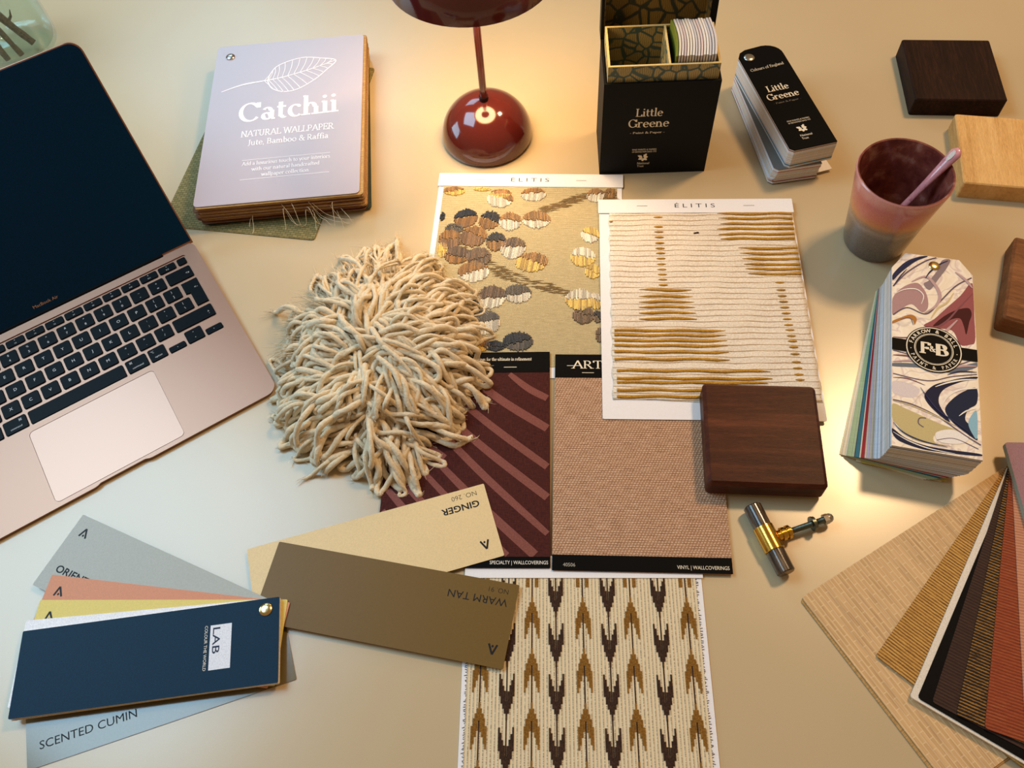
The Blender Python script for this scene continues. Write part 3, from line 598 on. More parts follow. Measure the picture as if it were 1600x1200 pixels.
BLOSSOMS = [(17.5, -25.7, 11.7, 6.5, 'oy'), (67.7, -36.5, 13.9, 12.2, 'ow'), (67.5, -28.8, 11.7, 6.4, 'oy'), (47.6, -22.6, 9.7, 3.1, 'yy'), (102.9, -29.5, 13.5, 9.7, 'ow'), (168.8, -29.7, 9.5, 10.2, 'ow'), (184, -26.8, 6.6, 7.7, 'oo'), (33.3, -63.7, 12.4, 13.0, 'ko'), (58.4, -66.2, 11.0, 12.8, 'ko'), (80.3, -67.3, 11.8, 12.7, 'ow'), (107.7, -64.3, 14.7, 12.3, 'ow'), (8.5, -61.7, 2.7, 6.2, 'kk'), (22.6, -77.5, 9.8, 6.9, 'gg'), (19.3, -92.2, 11.7, 13.3, 'ot'), (43.5, -88.1, 14.1, 14.0, 'ot'), (67.5, -94.8, 10.3, 13.1, 'ko'), (85.8, -102.8, 13.0, 13.6, 'bw'), (105.3, -120.7, 16.1, 12.6, 'oy'), (28.9, -113.1, 13.4, 11.8, 'bo'), (51.4, -115.4, 12.6, 12.8, 'bb'), (47.5, -134.1, 16.1, 13.2, 'ow'), (13.2, -106.8, 5.3, 9.5, 'yy'), (164.0, -83.9, 9.6, 10.8, 'yw'), (157.2, -113.0, 12.7, 12.7, 'wy'), (167.5, -131.2, 8.1, 9.0, 'yy'), (31.7, -161.6, 10.9, 10.0, 'yo'), (48.4, -175.5, 9.3, 8.3, 'kk'), (67.8, -165.1, 14.7, 14.4, 'bw'), (93.9, -160.4, 13.6, 11.5, 'gw'), (154.8, -166.1, 14.1, 13.0, 'wy'), (170.7, -167.8, 7.0, 9.8, 'wy'), (158.7, -184.4, 10.5, 10.6, 'bb'), (172.7, -186.1, 5.2, 7.4, 'kb'), (174.7, -207.1, 3.8, 9.3, 'bb'), (63.4, -195.6, 15.5, 15.2, 'gw'), (44.5, -191.9, 7.1, 8.5, 'oo'), (97.3, -216.7, 14.5, 11.3, 'kg'), (75.1, -222.5, 10.8, 6.2, 'kk'), (55.1, -222.1, 15.6, 9.2, 'oy')]
for (x, y, rx, ry, cc) in BLOSSOMS:
    mb = MB(); n_ = max(4, int(2*rx/1.45)); an = rnd.uniform(-.25, .25); split = rnd.uniform(-.15, .25); tilt = rnd.uniform(-.95, .95)
    for i in range(n_):
        u = -1+2*(i+.5)/n_; hh = ry*math.sqrt(max(0, 1-u*u))*rnd.uniform(.9, 1.08)
        px = x+u*rx; ms = split*ry+tilt*u*ry*.6+rnd.uniform(-1.6, 1.6); ms = max(-hh*.8, min(hh*.8, ms))
        for (y0, y1, c) in ((ms, hh, cc[0]), (-hh, ms-.2, cc[1])):
            if y1-y0 < 1: continue
            dx = an*(y1-y0)*.5; mb.tube([(px-dx, y+y0, 1.35), (px-dx*.5, y+y0+.5, 1.75), (px+dx*.5, y+y1-.5, 1.75), (px+dx, y+y1, 1.35)], [.35, .78, .78, .35], 5, {'a': 0}.get('z', (0 if c == cc[0] else 3)+rnd.randrange(3)))
    mb.build('embroidered_blossom', THM[cc[0]]+THM[cc[1]], e1, smooth=True)
M_BR = linen('branch_thread', (110, 88, 56), (158, 130, 84), 2400)
for pts, wd in (([(115, -50.9), (135.6, -42), (158.3, -31), (190, -34)], 11), ([(29.4, -99.3), (63.4, -126.8), (88.1, -139.9), (124.9, -152.5), (150.2, -160.7)], 13)):
    mb = MB(); sp_ = spline(pts, False, 10)
    for k in range(260):
        t_ = rnd.random(); c = sp_[int(t_*(len(sp_)-1))]; h_ = wd*(.3+.7*sin(pi*min(1, t_*.8+.15)))*.5; ln = rnd.uniform(2, 5.5); x, y = c[0]+rnd.uniform(-3, 3), c[1]+rnd.uniform(-h_, h_)
        mb.tube([(x-ln, y+rnd.uniform(-.5, .5), 1.3), (x, y, 1.62), (x+ln, y+rnd.uniform(-.5, .5), 1.3)], [.22, .42, .22], 4, flat=.6)
    mb.build('embroidered_branch', M_BR, e1)['kind'] = 'stuff'

# ------------------------------------------------------------------ chevron woven sample card (front)
ik = sample_card('chevron_sample_card', 'woven sample card with brown and ochre arrowheads at the bottom edge', -51.3, 242.5, .2, R(-5.8), 191, 300, 18.5)
t = NT('cream_weave'); a = t.wave(t.co(), 112, 0, 1, 'X'); nz = t.noise(t.co((200, 700, 1)), 2, 2)
c = t.mix(t.ramp(t.math('MULTIPLY', t.ramp(a, [(.66, (0, 0, 0)), (.80, (255, 255, 255))]), t.ramp(nz, [(.40, (0, 0, 0)), (.55, (255, 255, 255))])), [(0, (0, 0, 0)), (1, (205, 205, 205))]), lin((226, 208, 172)), lin((84, 62, 42)))
t.bump(t.wave(t.co(), 112, .4, 2, 'X'), .5, .0006); M_CW2 = t.fin(c, .8, spec=.25)
mb = MB(); mb.prism(rrect(4, 186, -296, -10, .6, 1), .7, 1.3); mb.build('fabric', M_CW2, ik)
def yarnmat(name, c1, c2):
    t = NT(name); f = t.noise(t.co(), 700, 3); t.bump(f, .8, .0012); return t.fin(t.ramp(f, [(.3, c1), (.7, c2)]), .85, spec=.2)
M_OCH = yarnmat('ochre_yarn', (112, 74, 24), (158, 112, 46)); M_CHO = yarnmat('brown_yarn', (44, 28, 20), (76, 52, 38))
def chev(kind):
    mb = MB()
    for i in range(-4, 5):
        a = abs(i); x = i*1.32; tp = -a*3.6-(.8 if a else 0); bt = -13.5 if a == 0 else -(16.5+a*4.2)
        if a == 4: tp = -17
        mb.box(x-.62, x+.62, bt+rnd.uniform(-.5, .5), tp, 0, .55 if a % 2 else .7)
    if kind == 'd': mb.v = [(v[0], -v[1], v[2]) for v in mb.v]; mb.f = [f[::-1] for f in mb.f]
    return mb.mesh('woven_arrowhead')
GA, DA = chev('g'), chev('d'); GA.materials.append(M_OCH); DA.materials.append(M_CHO)
for j, x in enumerate((14.5, 54.2, 94.8, 132.8, 177.3)):
    for k in range(-1, 7):
        y = -34-40.6*k
        if k < 0:
            mb = MB()
            for sx_ in (-3.6, 3.6): mb.box(x+sx_-1.4, x+sx_+1.4, -26 if k == -1 else 0, -12.5, 1.25, 1.7)
            mb.build('woven_arrowhead', M_OCH, ik)['kind'] = 'stuff'; continue
        if y < -265: continue
        inst(GA, 'woven_arrowhead', None, ik, (x, y, 1.2))
    mb = MB(); mb.box(x-.5, x+.5, -290, -12.3, 1.25, 1.5); mb.build('woven_stem', M_CHO, ik)
for j, x in enumerate((35.2, 73.2, 114.9, 155.4)):
    for k in range(0, 7):
        if -50-38.8*k < -292: continue
        inst(DA, 'woven_arrowhead', None, ik, (x, -50-38.8*k, 1.2))
    mb = MB(); mb.box(x-.5, x+.5, -290, -12.3, 1.25, 1.5); mb.build('woven_stem', M_CHO, ik)
mb = MB()
for s_ in (4, 186):
    for k in range(150):
        y = -14-k*1.8; d = -1 if s_ == 4 else 1; mb.tube([(s_-d*.5, y, 1.1), (s_+d*rnd.uniform(.5, 2.2), y+rnd.uniform(-1, 1), 1.0)], .22, 4)
o = mb.build('frayed_edge', M_CHO, ik); o['kind'] = 'stuff'

# ------------------------------------------------------------------ two wallcovering cards
ZA = 2.6
wr = thing('wallcovering_card', 'tan woven look wallcovering card with black header and footer bands', 'sample card', (102.8, 317.6, ZA), R(-7.1))
t = NT('tan_weave'); rows = t.wave(t.co(), 150, 1.5, 3, 'Y'); nz = t.noise(t.co((26, 520, 1)), 3, 6, .8); cols = t.wave(t.co(rot=(0, 0, R(25))), 130, 2.0, 4, 'X')
f = t.math('ADD', t.math('MULTIPLY', nz, .82), t.math('MULTIPLY', t.math('MULTIPLY', rows, cols), .34))
t.bump(t.math('MULTIPLY', rows, cols), .5, .0007); M_TANW = t.fin(t.ramp(f, [(.24, (70, 44, 28)), (.37, (140, 100, 72)), (.5, (184, 142, 110)), (.66, (206, 172, 142)), (.85, (234, 216, 196))]), .6, spec=.25)
mb = MB(); mb.prism(rrect(-73, 73, -104.5, 104.5, 1.2, 2), 0, .8, bev=.1); mb.build('sheet', M_TANW, wr)
mb = MB(); mb.box(-73, 73, -104.5, -91, .8, 1.0); ft = mb.build('footer_band', M_BLACK, wr); mb = MB(); mb.box(-73, 73, 79, 104.5, .8, 1.0); hd = mb.build('header_band', M_BLACK, wr)
lettering('40506', ft, plain('grey_ink', (170, 164, 150), .5), -64, -101, 1.1, 3.0, width=10); lettering('VINYL | WALLCOVERINGS', ft, M_CREAMINK, 70.5, -101.2, 1.1, 3.0, width=42, align='R')
lettering('ARTE', hd, M_CREAMINK, -58, 89, 1.1, 8.6, width=38, font='serif', thick=.13, thin=.05)
mb = MB(); mb.box(-62, -53, 91.8, 92.3, 1.0, 1.12); mb.box(-48, -37, 84.2, 84.7, 1.0, 1.12); mb.build('rule', M_CREAMINK, hd)
wl = thing('wallcovering_card', 'burgundy wallcovering card with diagonal mauve stripes partly under the wool', 'sample card', (-45.1, 337, ZA), R(-6.0))
t = NT('burgundy_cloth'); a = t.noise(t.co((500, 60, 1)), 3, 4); b = t.noise(t.co((60, 500, 1)), 3, 4); f = t.math('ADD', t.math('MULTIPLY', a, .5), t.math('MULTIPLY', b, .5)); t.bump(f, .4, .0005)
M_BURG = t.fin(t.ramp(f, [(.36, (46, 15, 13)), (.64, (86, 35, 28))]), .6, spec=.12)
t = NT('mauve_print'); f = t.noise(t.co(), 900, 2); M_MAUV = t.fin(t.ramp(f, [(.3, (116, 62, 54)), (.7, (136, 80, 70))]), .45, spec=.2)
mb = MB(); mb.prism(rrect(-73, 73, -105, 105, 1.2, 2), 0, .8, bev=.1); mb.build('sheet', M_BURG, wl)
mb = MB(); mb.box(-73, 73, -105, -95.5, .8, 1.0); ft = mb.build('footer_band', M_BLACK, wl); mb = MB(); mb.box(-73, 73, 82.5, 105, .8, 1.0); hd = mb.build('header_band', M_BLACK, wl)
lettering('SPECIALTY | WALLCOVERINGS', ft, M_WINK, 71, -102, 1.1, 3.0, width=48, align='R')
lettering('wallcoverings for the ultimate in refinement', hd, M_CREAMINK, 56, 95.5, 1.1, 3.4, width=63, align='R', font='serif', thick=.16, thin=.09)
mb = MB(); mb.box(30, 42, 88, 88.6, 1.0, 1.12); mb.build('rule', M_CREAMINK, hd)
def clipseg(p, q, x0, x1, y0, y1):
    t0, t1 = 0, 1; dx, dy = q[0]-p[0], q[1]-p[1]
    for P_, Q_ in ((-dx, p[0]-x0), (dx, x1-p[0]), (-dy, p[1]-y0), (dy, y1-p[1])):
        if abs(P_) < 1e-9:
            if Q_ < 0: return None
        else:
            r_ = Q_/P_
            if P_ < 0: t0 = max(t0, r_)
            else: t1 = min(t1, r_)
    return ((p[0]+dx*t0, p[1]+dy*t0), (p[0]+dx*t1, p[1]+dy*t1)) if t0 < t1 else None
STP = [((-30, 72), (72.8, -16), 5, 6.5), ((-28, 98), (72.8, 22), 6, 7.5), ((10, 100), (72.8, 53), 4.5, 6.5), ((-40, 55), (73, -45), 5, 7), ((-34, 30), (73, -78), 6, 5), ((-42, 8), (60, -94), 4, 8), ((-60, 5), (38, -94.6), 4, 4.5), ((-73, -10), (14, -94.6), 5, 5.5), ((-73, -30), (-10, -94.6), 5, 6), ((-73, -52), (-32, -94.6), 4, 6), ((-73, -72), (-52, -94.6), 4, 4), ((-73, 40), (-20, -5), 4, 6), ((-73, 75), (-30, 40), 5, 5)]
for p, q, w0, w1 in STP:
    s_ = clipseg(p, q, -70.5, 70.5, -94, 81)
    if not s_: continue
    (ax, ay), (bx_, by_) = s_; cx, cy = (ax+bx_)/2, (ay+by_)/2-2.5
    mb = MB(); sp_ = spline([(ax, ay), (cx, cy), (bx_, by_)], False, 10); mb.stroke(sp_, lambda t: w0+(w1-w0)*t+1.3*sin(pi*t), .88); mb.build('printed_stripe', M_MAUV, wl)

# ------------------------------------------------------------------ gold striped fabric card (right)
e2 = sample_card('striped_sample_card', 'cream fabric sample card with raised gold yarn stripes under the walnut block', 109.9, 614.6, 3.9, R(-7.1), 197, 260, 18.5)
t = NT('cream_boucle'); f = t.noise(t.co(), 620, 3); g = t.wave(t.co(), 25, .6, 1, 'Y'); t.bump(t.math('ADD', f, t.math('MULTIPLY', g, .6)), .55, .0012); M_BOUC = t.fin(t.ramp(f, [(.3, (214, 198, 176)), (.68, (240, 230, 212))]), .85, spec=.2)
M_GOLD = yarnmat('gold_yarn', (164, 116, 34), (206, 156, 62)); M_THR = plain('tan_thread', (186, 150, 104), .8, grain=.1)
FX0, FX1 = 9.5, 196
mb = MB(); ys = []; nx, ny = 40, 70; v = []; f = []
for j in range(ny+1):
    for i in range(nx+1):
        x = FX0+(FX1-FX0)*i/nx; y = -14-227*j/ny+(1.4*sin(x*.05) if 0 < j else 0); v.append((x+(.8*sin(j*.9) if i in (0, nx) else 0), y, 1.35+.25*sin(x*.11+j*.3)))
for j in range(ny):
    for i in range(nx): a = j*(nx+1)+i; f.append((a, a+nx+1, a+nx+2, a+1))
mb.add(v, f); fab = mb.build('fabric', M_BOUC, e2, smooth=True); so = fab.modifiers.new('thickness', 'SOLIDIFY'); so.thickness = .0006; so.offset = -1
YARNS = [(120.4, 195.8, -20.0), (121.6, 195.8, -26.3), (122.7, 195.8, -33.5), (118.7, 195.6, -40.0), (119.9, 195.1, -47.0), (121.1, 194.8, -53.0), (137.7, 195.8, -65.5), (139.0, 195.8, -72.2), (140.2, 195.8, -79.0), (141.4, 195.6, -85.7), (142.7, 195.5, -91.5), (144.0, 195.3, -97.5), (55.5, 64.7, -24.4), (55.4, 64.5, -37.2), (55.5, 64.6, -43.8), (55.6, 64.6, -50.8), (55.7, 64.7, -58.3), (55.8, 64.8, -65.2), (56.0, 64.9, -71.5), (56.1, 64.9, -78.3), (56.2, 65.0, -85.5), (56.3, 65.1, -92.2), (56.4, 65.2, -98.3), (56.5, 65.2, -104.6), (56.6, 65.3, -111.2), (169.1, 177.7, -108.0), (169.3, 177.8, -117.0), (169.7, 178.1, -124.1), (170.1, 178.5, -130.9), (170.5, 178.9, -137.7), (170.9, 179.2, -144.6), (171.3, 179.6, -151.3), (171.6, 179.9, -158.1), (172.1, 180.4, -163.7), (172.5, 180.7, -170.4), (173.0, 181.2, -176.2), (173.3, 181.5, -182.8), (173.6, 181.7, -190.3), (173.6, 181.7, -199.1), (173.9, 182.0, -205.8), (174.2, 182.2, -212.6), (174.7, 182.6, -218.2), (37.3, 88.2, -117.2), (37.0, 88.8, -124.8), (36.8, 89.3, -131.4), (36.6, 89.9, -137.6), (36.3, 90.5, -144.3), (36.1, 91.0, -151.3), (12.4, 116.5, -164.8), (12.3, 116.8, -170.3), (12.2, 117.1, -176.4), (12.1, 117.4, -182.1), (11.9, 117.5, -189.2), (11.8, 117.6, -197.0), (13.8, 153.1, -209.6), (13.6, 154.1, -217.6), (13.5, 149.8, -222.1), (13.4, 122.3, -230.1), (13.2, 112.2, -236.9), (9.8, 13.6, -29.9)]
for x0, x1, y in YARNS:
    L = x1-x0; n_ = max(5, int(L/4)); P = []; Rd = []; big = 1.5 if L > 20 else 1.15
    lo_ = x0 < 15; hi_ = x1 > 190
    for k in range(n_+1):
        t_ = k/n_; x = x0+L*t_; e = min(1, (t_ if not lo_ else 1)*L/14+.12, ((1-t_) if not hi_ else 1)*L/14+.12) if L > 20 else max(.25, sin(pi*t_)**.6)
        P.append((x, y+(.5*sin(x*.12+y) if L > 20 else 0), 1.75)); Rd.append(big*e*rnd.uniform(.88, 1.12)+.1)
    mb = MB(); mb.tube(P, Rd, 8, flat=.6); mb.build('gold_yarn', M_GOLD, e2, smooth=True, sharp=80)
y = -20.0
while y > -240:
    mb = MB(); P = [(FX0+.5+(FX1-FX0-1)*k/20, y-1.7+.45*sin(k*.7+y)+.3*sin(k*1.9), 1.68) for k in range(21)]; mb.tube(P, .24, 5, flat=.5); mb.build('thin_thread', M_THR, e2); y -= 6.62
mb = MB(); mb.tube([(95, -46, 1.6), (99, -45.3, 2.0), (100, -45.5, 1.7)], .9, 6); mb.build('brown_slub', M_CHO, e2)

# ------------------------------------------------------------------ looped wool sample
wo = thing('wool_sample', 'shaggy cream wool rug sample with long curling loops', 'rug sample', (-123, 438, 0), 0)
t = NT('cream_wool'); f = t.noise(t.co((1, 1, 1)), 420, 4, .7); t.bump(f, .8, .0016)
M_WOOL = t.fin(t.ramp(f, [(.3, (220, 198, 160)), (.6, (240, 222, 188)), (.8, (248, 234, 206))]), .9, spec=.12, Sheen__Weight=.5, Sheen__Roughness=.5)
mb = MB(); v = []; f = []; n_ = 32
prof = [(1.0, 0), (1.0, 3), (.92, 9), (.7, 22), (.4, 35), (0, 40)]
for r_, z in prof:
    for k in range(n_): a = 2*pi*k/n_; v.append((58*r_*cos(a), 88*r_*sin(a), z))
for i in range(len(prof)-1):
    for k in range(n_): j = (k+1) % n_; f.append((i*n_+k, i*n_+j, (i+1)*n_+j, (i+1)*n_+k))
f.append(tuple(range(n_-1, -1, -1))); mb.add(v, f); mb.build('pile_backing', plain('wool_backing', (214, 192, 156), .9), wo, smooth=True)
WR = random.Random(21); fuzz = MB(); roots = []
tries = 0
def domez(x, y): q = min(1, math.hypot(x/64, y/92)); return 40*(1-q**2.2)+4
while len(roots) < 290 and tries < 60000:
    tries += 1; a = WR.uniform(0, 2*pi); q = math.sqrt(WR.random()); x, y = 60*q*cos(a), 90*q*sin(a)
    if all((x-c[0])**2+(y-c[1])**2 > 6.3**2 for c in roots): roots.append((x, y))
lowpile = MB(); LAP = Matrix.Rotation(-.4831, 2)
def off_laptop(p_): # strands that reach the laptop are pressed back against its side
    q_ = LAP @ Vector((p_[0]-123+352.6, p_[1]+438-351.0)); k_ = 157.5-q_.x if (q_.x < 157.5 and q_.y > -6) else 0
    return (p_[0]+.8856*k_, p_[1]+.4644*k_, p_[2])
extra = [(WR.uniform(-1, 1), WR.uniform(-1, 1)) for _ in range(900)]; extra = [(58*a, 88*b) for a, b in extra if a*a+b*b < 1][:330]
CLP = [(52*math.sqrt(WR.random())*cos(a_), 82*math.sqrt(WR.random())*sin(a_)) for a_ in [WR.uniform(0, 2*pi) for _ in range(48)]]
CLD = [(math.atan2(c[1]*.8+6, c[0]+.01)+WR.gauss(0, .75)+(WR.uniform(-2, 2) if math.hypot(c[0]/52, c[1]/82) < .35 else 0), WR.uniform(22, 40), WR.choice((-1, 1))) for c in CLP]
for n_root, (x, y) in enumerate(roots+extra):
    top = n_root < len(roots); q = math.hypot(x/62, y/92); z0 = domez(x, y); far = y > 44
    dirn = math.atan2(y*.8+6, x+.01)*1.0+WR.gauss(0, .6)+.8*sin(x*.075+2)*cos(y*.055)
    ci = min(range(48), key=lambda k_: (CLP[k_][0]-x)**2+(CLP[k_][1]-y)**2); dirn = CLD[ci][0]+WR.gauss(0, .3) if WR.random() < .7 else WR.uniform(0, 2*pi)
    L = .5*CLD[ci][1]+WR.uniform(8, 22)+(19 if WR.random() < .6 else 27)*q+(9 if far else 0); r_ = WR.uniform(1.7, 2.9)*(.65 if far and WR.random() < .6 else 1)
    d = Vector((cos(dirn), sin(dirn), 0)); sd_ = Vector((-d.y, d.x, 0))*(CLD[ci][2] if WR.random() < .75 else -CLD[ci][2]); nrm = Vector((x/64*.8, y/92*.8, 1)).normalized(); hgt = WR.uniform(7, 17) if top else WR.uniform(3, 11)
    loop = WR.random() < (.45 if far else .85); wdt = WR.uniform(4, 11)
    p0 = Vector((x, y, z0-4)); drop = WR.uniform(3, 12)+26*max(0, q-.35)
    P = [p0, p0+nrm*hgt*.7+d*L*.12, p0+nrm*hgt+d*L*.48+sd_*wdt*.15, p0+nrm*hgt*.7+d*L*.84+sd_*wdt*.2-Vector((0, 0, drop*.45)), p0+nrm*hgt*.45+d*L+sd_*wdt*.6-Vector((0, 0, drop))]
    if loop: P += [p0+nrm*hgt*.4+d*L*.86+sd_*wdt*1.15-Vector((0, 0, drop*.9)), p0+nrm*hgt*.6+d*L*.48+sd_*wdt*1.1-Vector((0, 0, drop*.3)), p0+d*L*.1+sd_*wdt*.8]
    ctr = Vector((CLP[ci][0], CLP[ci][1], 0))+d*(CLD[ci][1]*1.05+8)
    for k_, p_ in enumerate(P):
        if k_: p_ += Vector((WR.gauss(0, 2.0), WR.gauss(0, 2.0), WR.gauss(0, 1.7)))
        if 2 <= k_ <= 5: f_ = (.08, .20, .26, .20)[k_-2]; p_.x += (ctr.x-p_.x)*f_; p_.y += (ctr.y-p_.y)*f_
    S = spline([tuple(p_) for p_ in P], False, 5); S = [off_laptop((s_[0], s_[1], max(s_[2], r_*1.15+.3))) for s_ in S]; ph = WR.uniform(0, 6)
    Rd = [r_*(1+.10*sin(k*1.3+ph)+WR.uniform(-.09, .09))*(1 if (loop or k < len(S)*.6) else max(.2, 1-(k/len(S)-.6)*2.1)) for k in range(len(S))]
    if top: mb = MB(); mb.tube(S, Rd, 8); mb.build('yarn_loop', M_WOOL, wo, smooth=True, sharp=180)
    else: lowpile.tube(S, Rd, 7)
    for _ in range((66 if far else 46) if top else 12):
        k = WR.randrange(1, len(S)-1); c = Vector(S[k]); tv = (Vector(S[k+1])-Vector(S[k-1])).normalized(); o_ = Vector((WR.gauss(0, 1), WR.gauss(0, 1), WR.gauss(0, .8))).normalized()
        ln = WR.uniform(4, 12)*(1.5 if far else 1); s0 = c+o_*r_*.85; s1 = s0+tv*ln*.5*WR.choice((-1, 1))+o_*WR.uniform(.3, 1.6); s2 = s1+tv*ln*.4+o_*WR.uniform(-1, 1.8)+Vector((WR.gauss(0, 1), WR.gauss(0, 1), 0))
        fuzz.tube([off_laptop((p_.x, p_.y, max(.3, p_.z))) for p_ in (s0, s1, s2)], [.2, .16, .08], 3, cap=False)
lowpile.build('low_pile', M_WOOL, wo, smooth=True, sharp=180)['kind'] = 'stuff'
for _ in range(420):     # straight wisps along the far side
    a = WR.uniform(R(70), R(175)); x, y = 66*cos(a), 96*sin(a); dv = Vector((cos(a+.2), sin(a+.2), 0)); L = WR.uniform(18, 46); z = WR.uniform(4, 26)
    s0 = Vector((x, y, z))*.9; s1 = s0+dv*L*.6+Vector((0, 0, WR.uniform(0, 7))); s2 = s0+dv*L+Vector((WR.gauss(0, 4), WR.gauss(0, 4), -2)); s0.z = z; s1.z = max(1, s1.z); s2.z = max(.8, s2.z)
    fuzz.tube(spline([off_laptop(tuple(q)) for q in (s0, s1, s2)], False, 3), [.42, .4, .38, .34, .28, .2, .1], 3, cap=False)
o = fuzz.build('wool_fuzz', M_WOOL, wo); o['kind'] = 'stuff'

# ------------------------------------------------------------------ paint fan deck (long cards on one rivet)
pf = thing('paint_fan_deck', 'long paint card fan deck with a navy cover and spread cards', 'fan deck', (-214.2, 211.3, 0), R(2.1))
CP = rrect(-195.8, 11, -58.4, 9, 1.0, 2)
mb = MB(); mb.prism(CP, 0, .42); PC = mb.mesh('paint_card'); PC.materials.append(M_WHITE)
def pcard(a, z, col, edge=False, label=None, rough=.4):
    o = inst(PC, 'paint_card', col if not isinstance(col, tuple) else plain('paint_%d_%d_%d' % col, col, rough, grain=.03, spec=.22 if rough > .3 else .75), pf, (0, 0, z), (0, 0, R(a-2.1)))
    if label: o['label'] = label
    return o
def caret(o, x, y, s, mt=M_INK):
    b = MB(); b.stroke([(x-s*.55, y-s*.75), (x, y+s*.75)], s*.3, .5); b.stroke([(x, y+s*.75), (x+s*.75, y-s*.75)], s*.3, .5); b.flat([(x+s*.12+s*.2*cos(k*pi/2), y-s*.45+s*.24*sin(k*pi/2)) for k in range(4)], .5); b.build('printed_mark', mt, o)
cu = pcard(13.3, .3, (112, 98, 62), label='olive card spread below the deck', rough=.14); lettering('SCENTED CUMIN', cu, M_INK, -186, -46, .5, 6.2, width=74)
gi = pcard(190.8, ZA+1.3, (226, 200, 150), label='pale ginger card'); lettering('GINGER', gi, M_INK, -187.5, -45, .5, 5.6, width=33, off=.02); lettering('NO. 260', gi, M_INK, -187.5, -54, .5, 4.2, width=22, off=-.012); caret(gi, -183.5, -4.5, 5.2)
wt = pcard(163.8, ZA+2.0, (112, 86, 38), label='dark tan card'); lettering('WARM TAN', wt, M_INK, -189, -45, .5, 6, width=49); lettering('NO. 91', wt, M_INK, -188, -53, .5, 4, width=16, off=-.012); caret(wt, -185, -4.5, 5.2)
gr = pcard(-28.6, 5.2, (172, 174, 166), label='grey card fanned furthest up'); lettering('ORIENT', gr, M_INK, -186, -41.5, .5, 6, width=33, off=.02); caret(gr, -184, -4.5, 5.2)
og = pcard(-12.2, 5.7, (208, 138, 100), label='terracotta card'); og.location.x = .005; og.location.y = -.001; caret(og, -184.5, -4.0, 5.2)
ye = pcard(-5.6, 6.2, (222, 200, 106), label='yellow card'); ye.location.x = .004; caret(ye, -184.5, -4.5, 5.2)
EB = [plain('paint_white', (236, 236, 240), .5), plain('paint_cream', (226, 214, 200), .5), plain('paint_stone', (212, 204, 194), .5)]
z = 6.7
for i in range(8): pcard(2.1+rnd.uniform(-.4, .25)+(-2.5 if i >= 6 else 0), z, EB[rnd.randrange(3)] if i < 6 else EB[0]); z += .5
mb = MB(); mb.prism(CP, 0, .9, mi=0, side=1); co = mb.build('cover', [plain('navy_cover', (14, 44, 66), .5, grain=.1, spec=.12), EB[2]], pf, loc=(0, 0, z)); zc = .98
mb = MB(); mb.box(-43.8, -26.9, -42.1, -7.1, .9, zc); lb = mb.build('label_panel', plain('label_white', (226, 228, 236), .5), co)
lettering('LAB', lb, plain('navy_ink', (28, 36, 60), .5), -41.6, -9.2, zc+.1, 5.6, width=20.5, rot=-pi/2, off=.004); lettering('COLOUR THE WORLD', co, M_WINK, -48.2, -7, zc+.1, 2.3, width=35, rot=-pi/2)
rivet(co, 0, 0, .9, 5.2, M_BRASSD, 1.6)

# ------------------------------------------------------------------ horn and brass T handle
hb = thing('cabinet_handle', 'dark horn T-bar handle with a brass sleeve and threaded bolt', 'handle', (196, 229.5, 0), R(-76.5))
t = NT('dark_horn'); M_HORN = t.fin(t.ramp(t.noise(t.co((30, 300, 300)), 1.2, 4), [(.35, (30, 24, 20)), (.55, (66, 52, 40)), (.72, (128, 108, 84))]), .2, Coat__Weight=.5)
def capsule(mb, x0, x1, r_, z, b=1.0, n_=24, y=0):
    mb.tube([(x0, y, z), (x0+.01, y, z), (x0+b, y, z), (x1-b, y, z), (x1-.01, y, z), (x1, y, z)], [r_-b, r_-b, r_, r_, r_-b, r_-b], n_)
mb = MB(); capsule(mb, -30.5, 30.5, 7.6, 8.6); mb.build('bar', M_HORN, hb, smooth=True)
mb = MB(); capsule(mb, -10.8, 10.8, 8.5, 8.6, .4, 32); mb.build('sleeve', M_BRASS, hb, smooth=True)
# the bolt runs along local +y
def rod(segs, name, mt, n_=20):
    b = MB(); P = []; Rr = []
    for y, r_ in segs: P.append((0, y, 8.6)); Rr.append(r_)
    b.tube(P, Rr, n_); return b.build(name, mt, hb, smooth=True)
BA = R(92.5)-pi/2
for o in [rod([(7.5, 4.2), (11, 4.2), (11.2, 5.6), (14, 5.6), (14.2, 4.6), (16, 4.6), (16.2, 5.8), (18.6, 5.8), (18.8, 4), (20, 4)], 'collar', M_BRASS)]: pass
b = MB(); P = []; Rr = []
for k in range(64): P.append((0, 19.5+k*.5, 8.6)); Rr.append(2.7 if k % 2 else 2.25)
b.tube(P, Rr, 14); b.build('threaded_rod', M_ZINC, hb, smooth=True)
rod([(38.4, 6.2), (39.6, 6.2)], 'washer', M_ZINC, 24); rod([(39.8, 5.6), (41.4, 5.6)], 'washer', M_ZINC, 24)
rod([(49.2, 4.4), (53.2, 4.4)], 'hex_nut', M_STEEL, 6); rod([(53.2, 4.0), (55.2, 3.8), (57, 2.7), (57.8, 1.2)], 'acorn_cap', M_STEEL, 16)

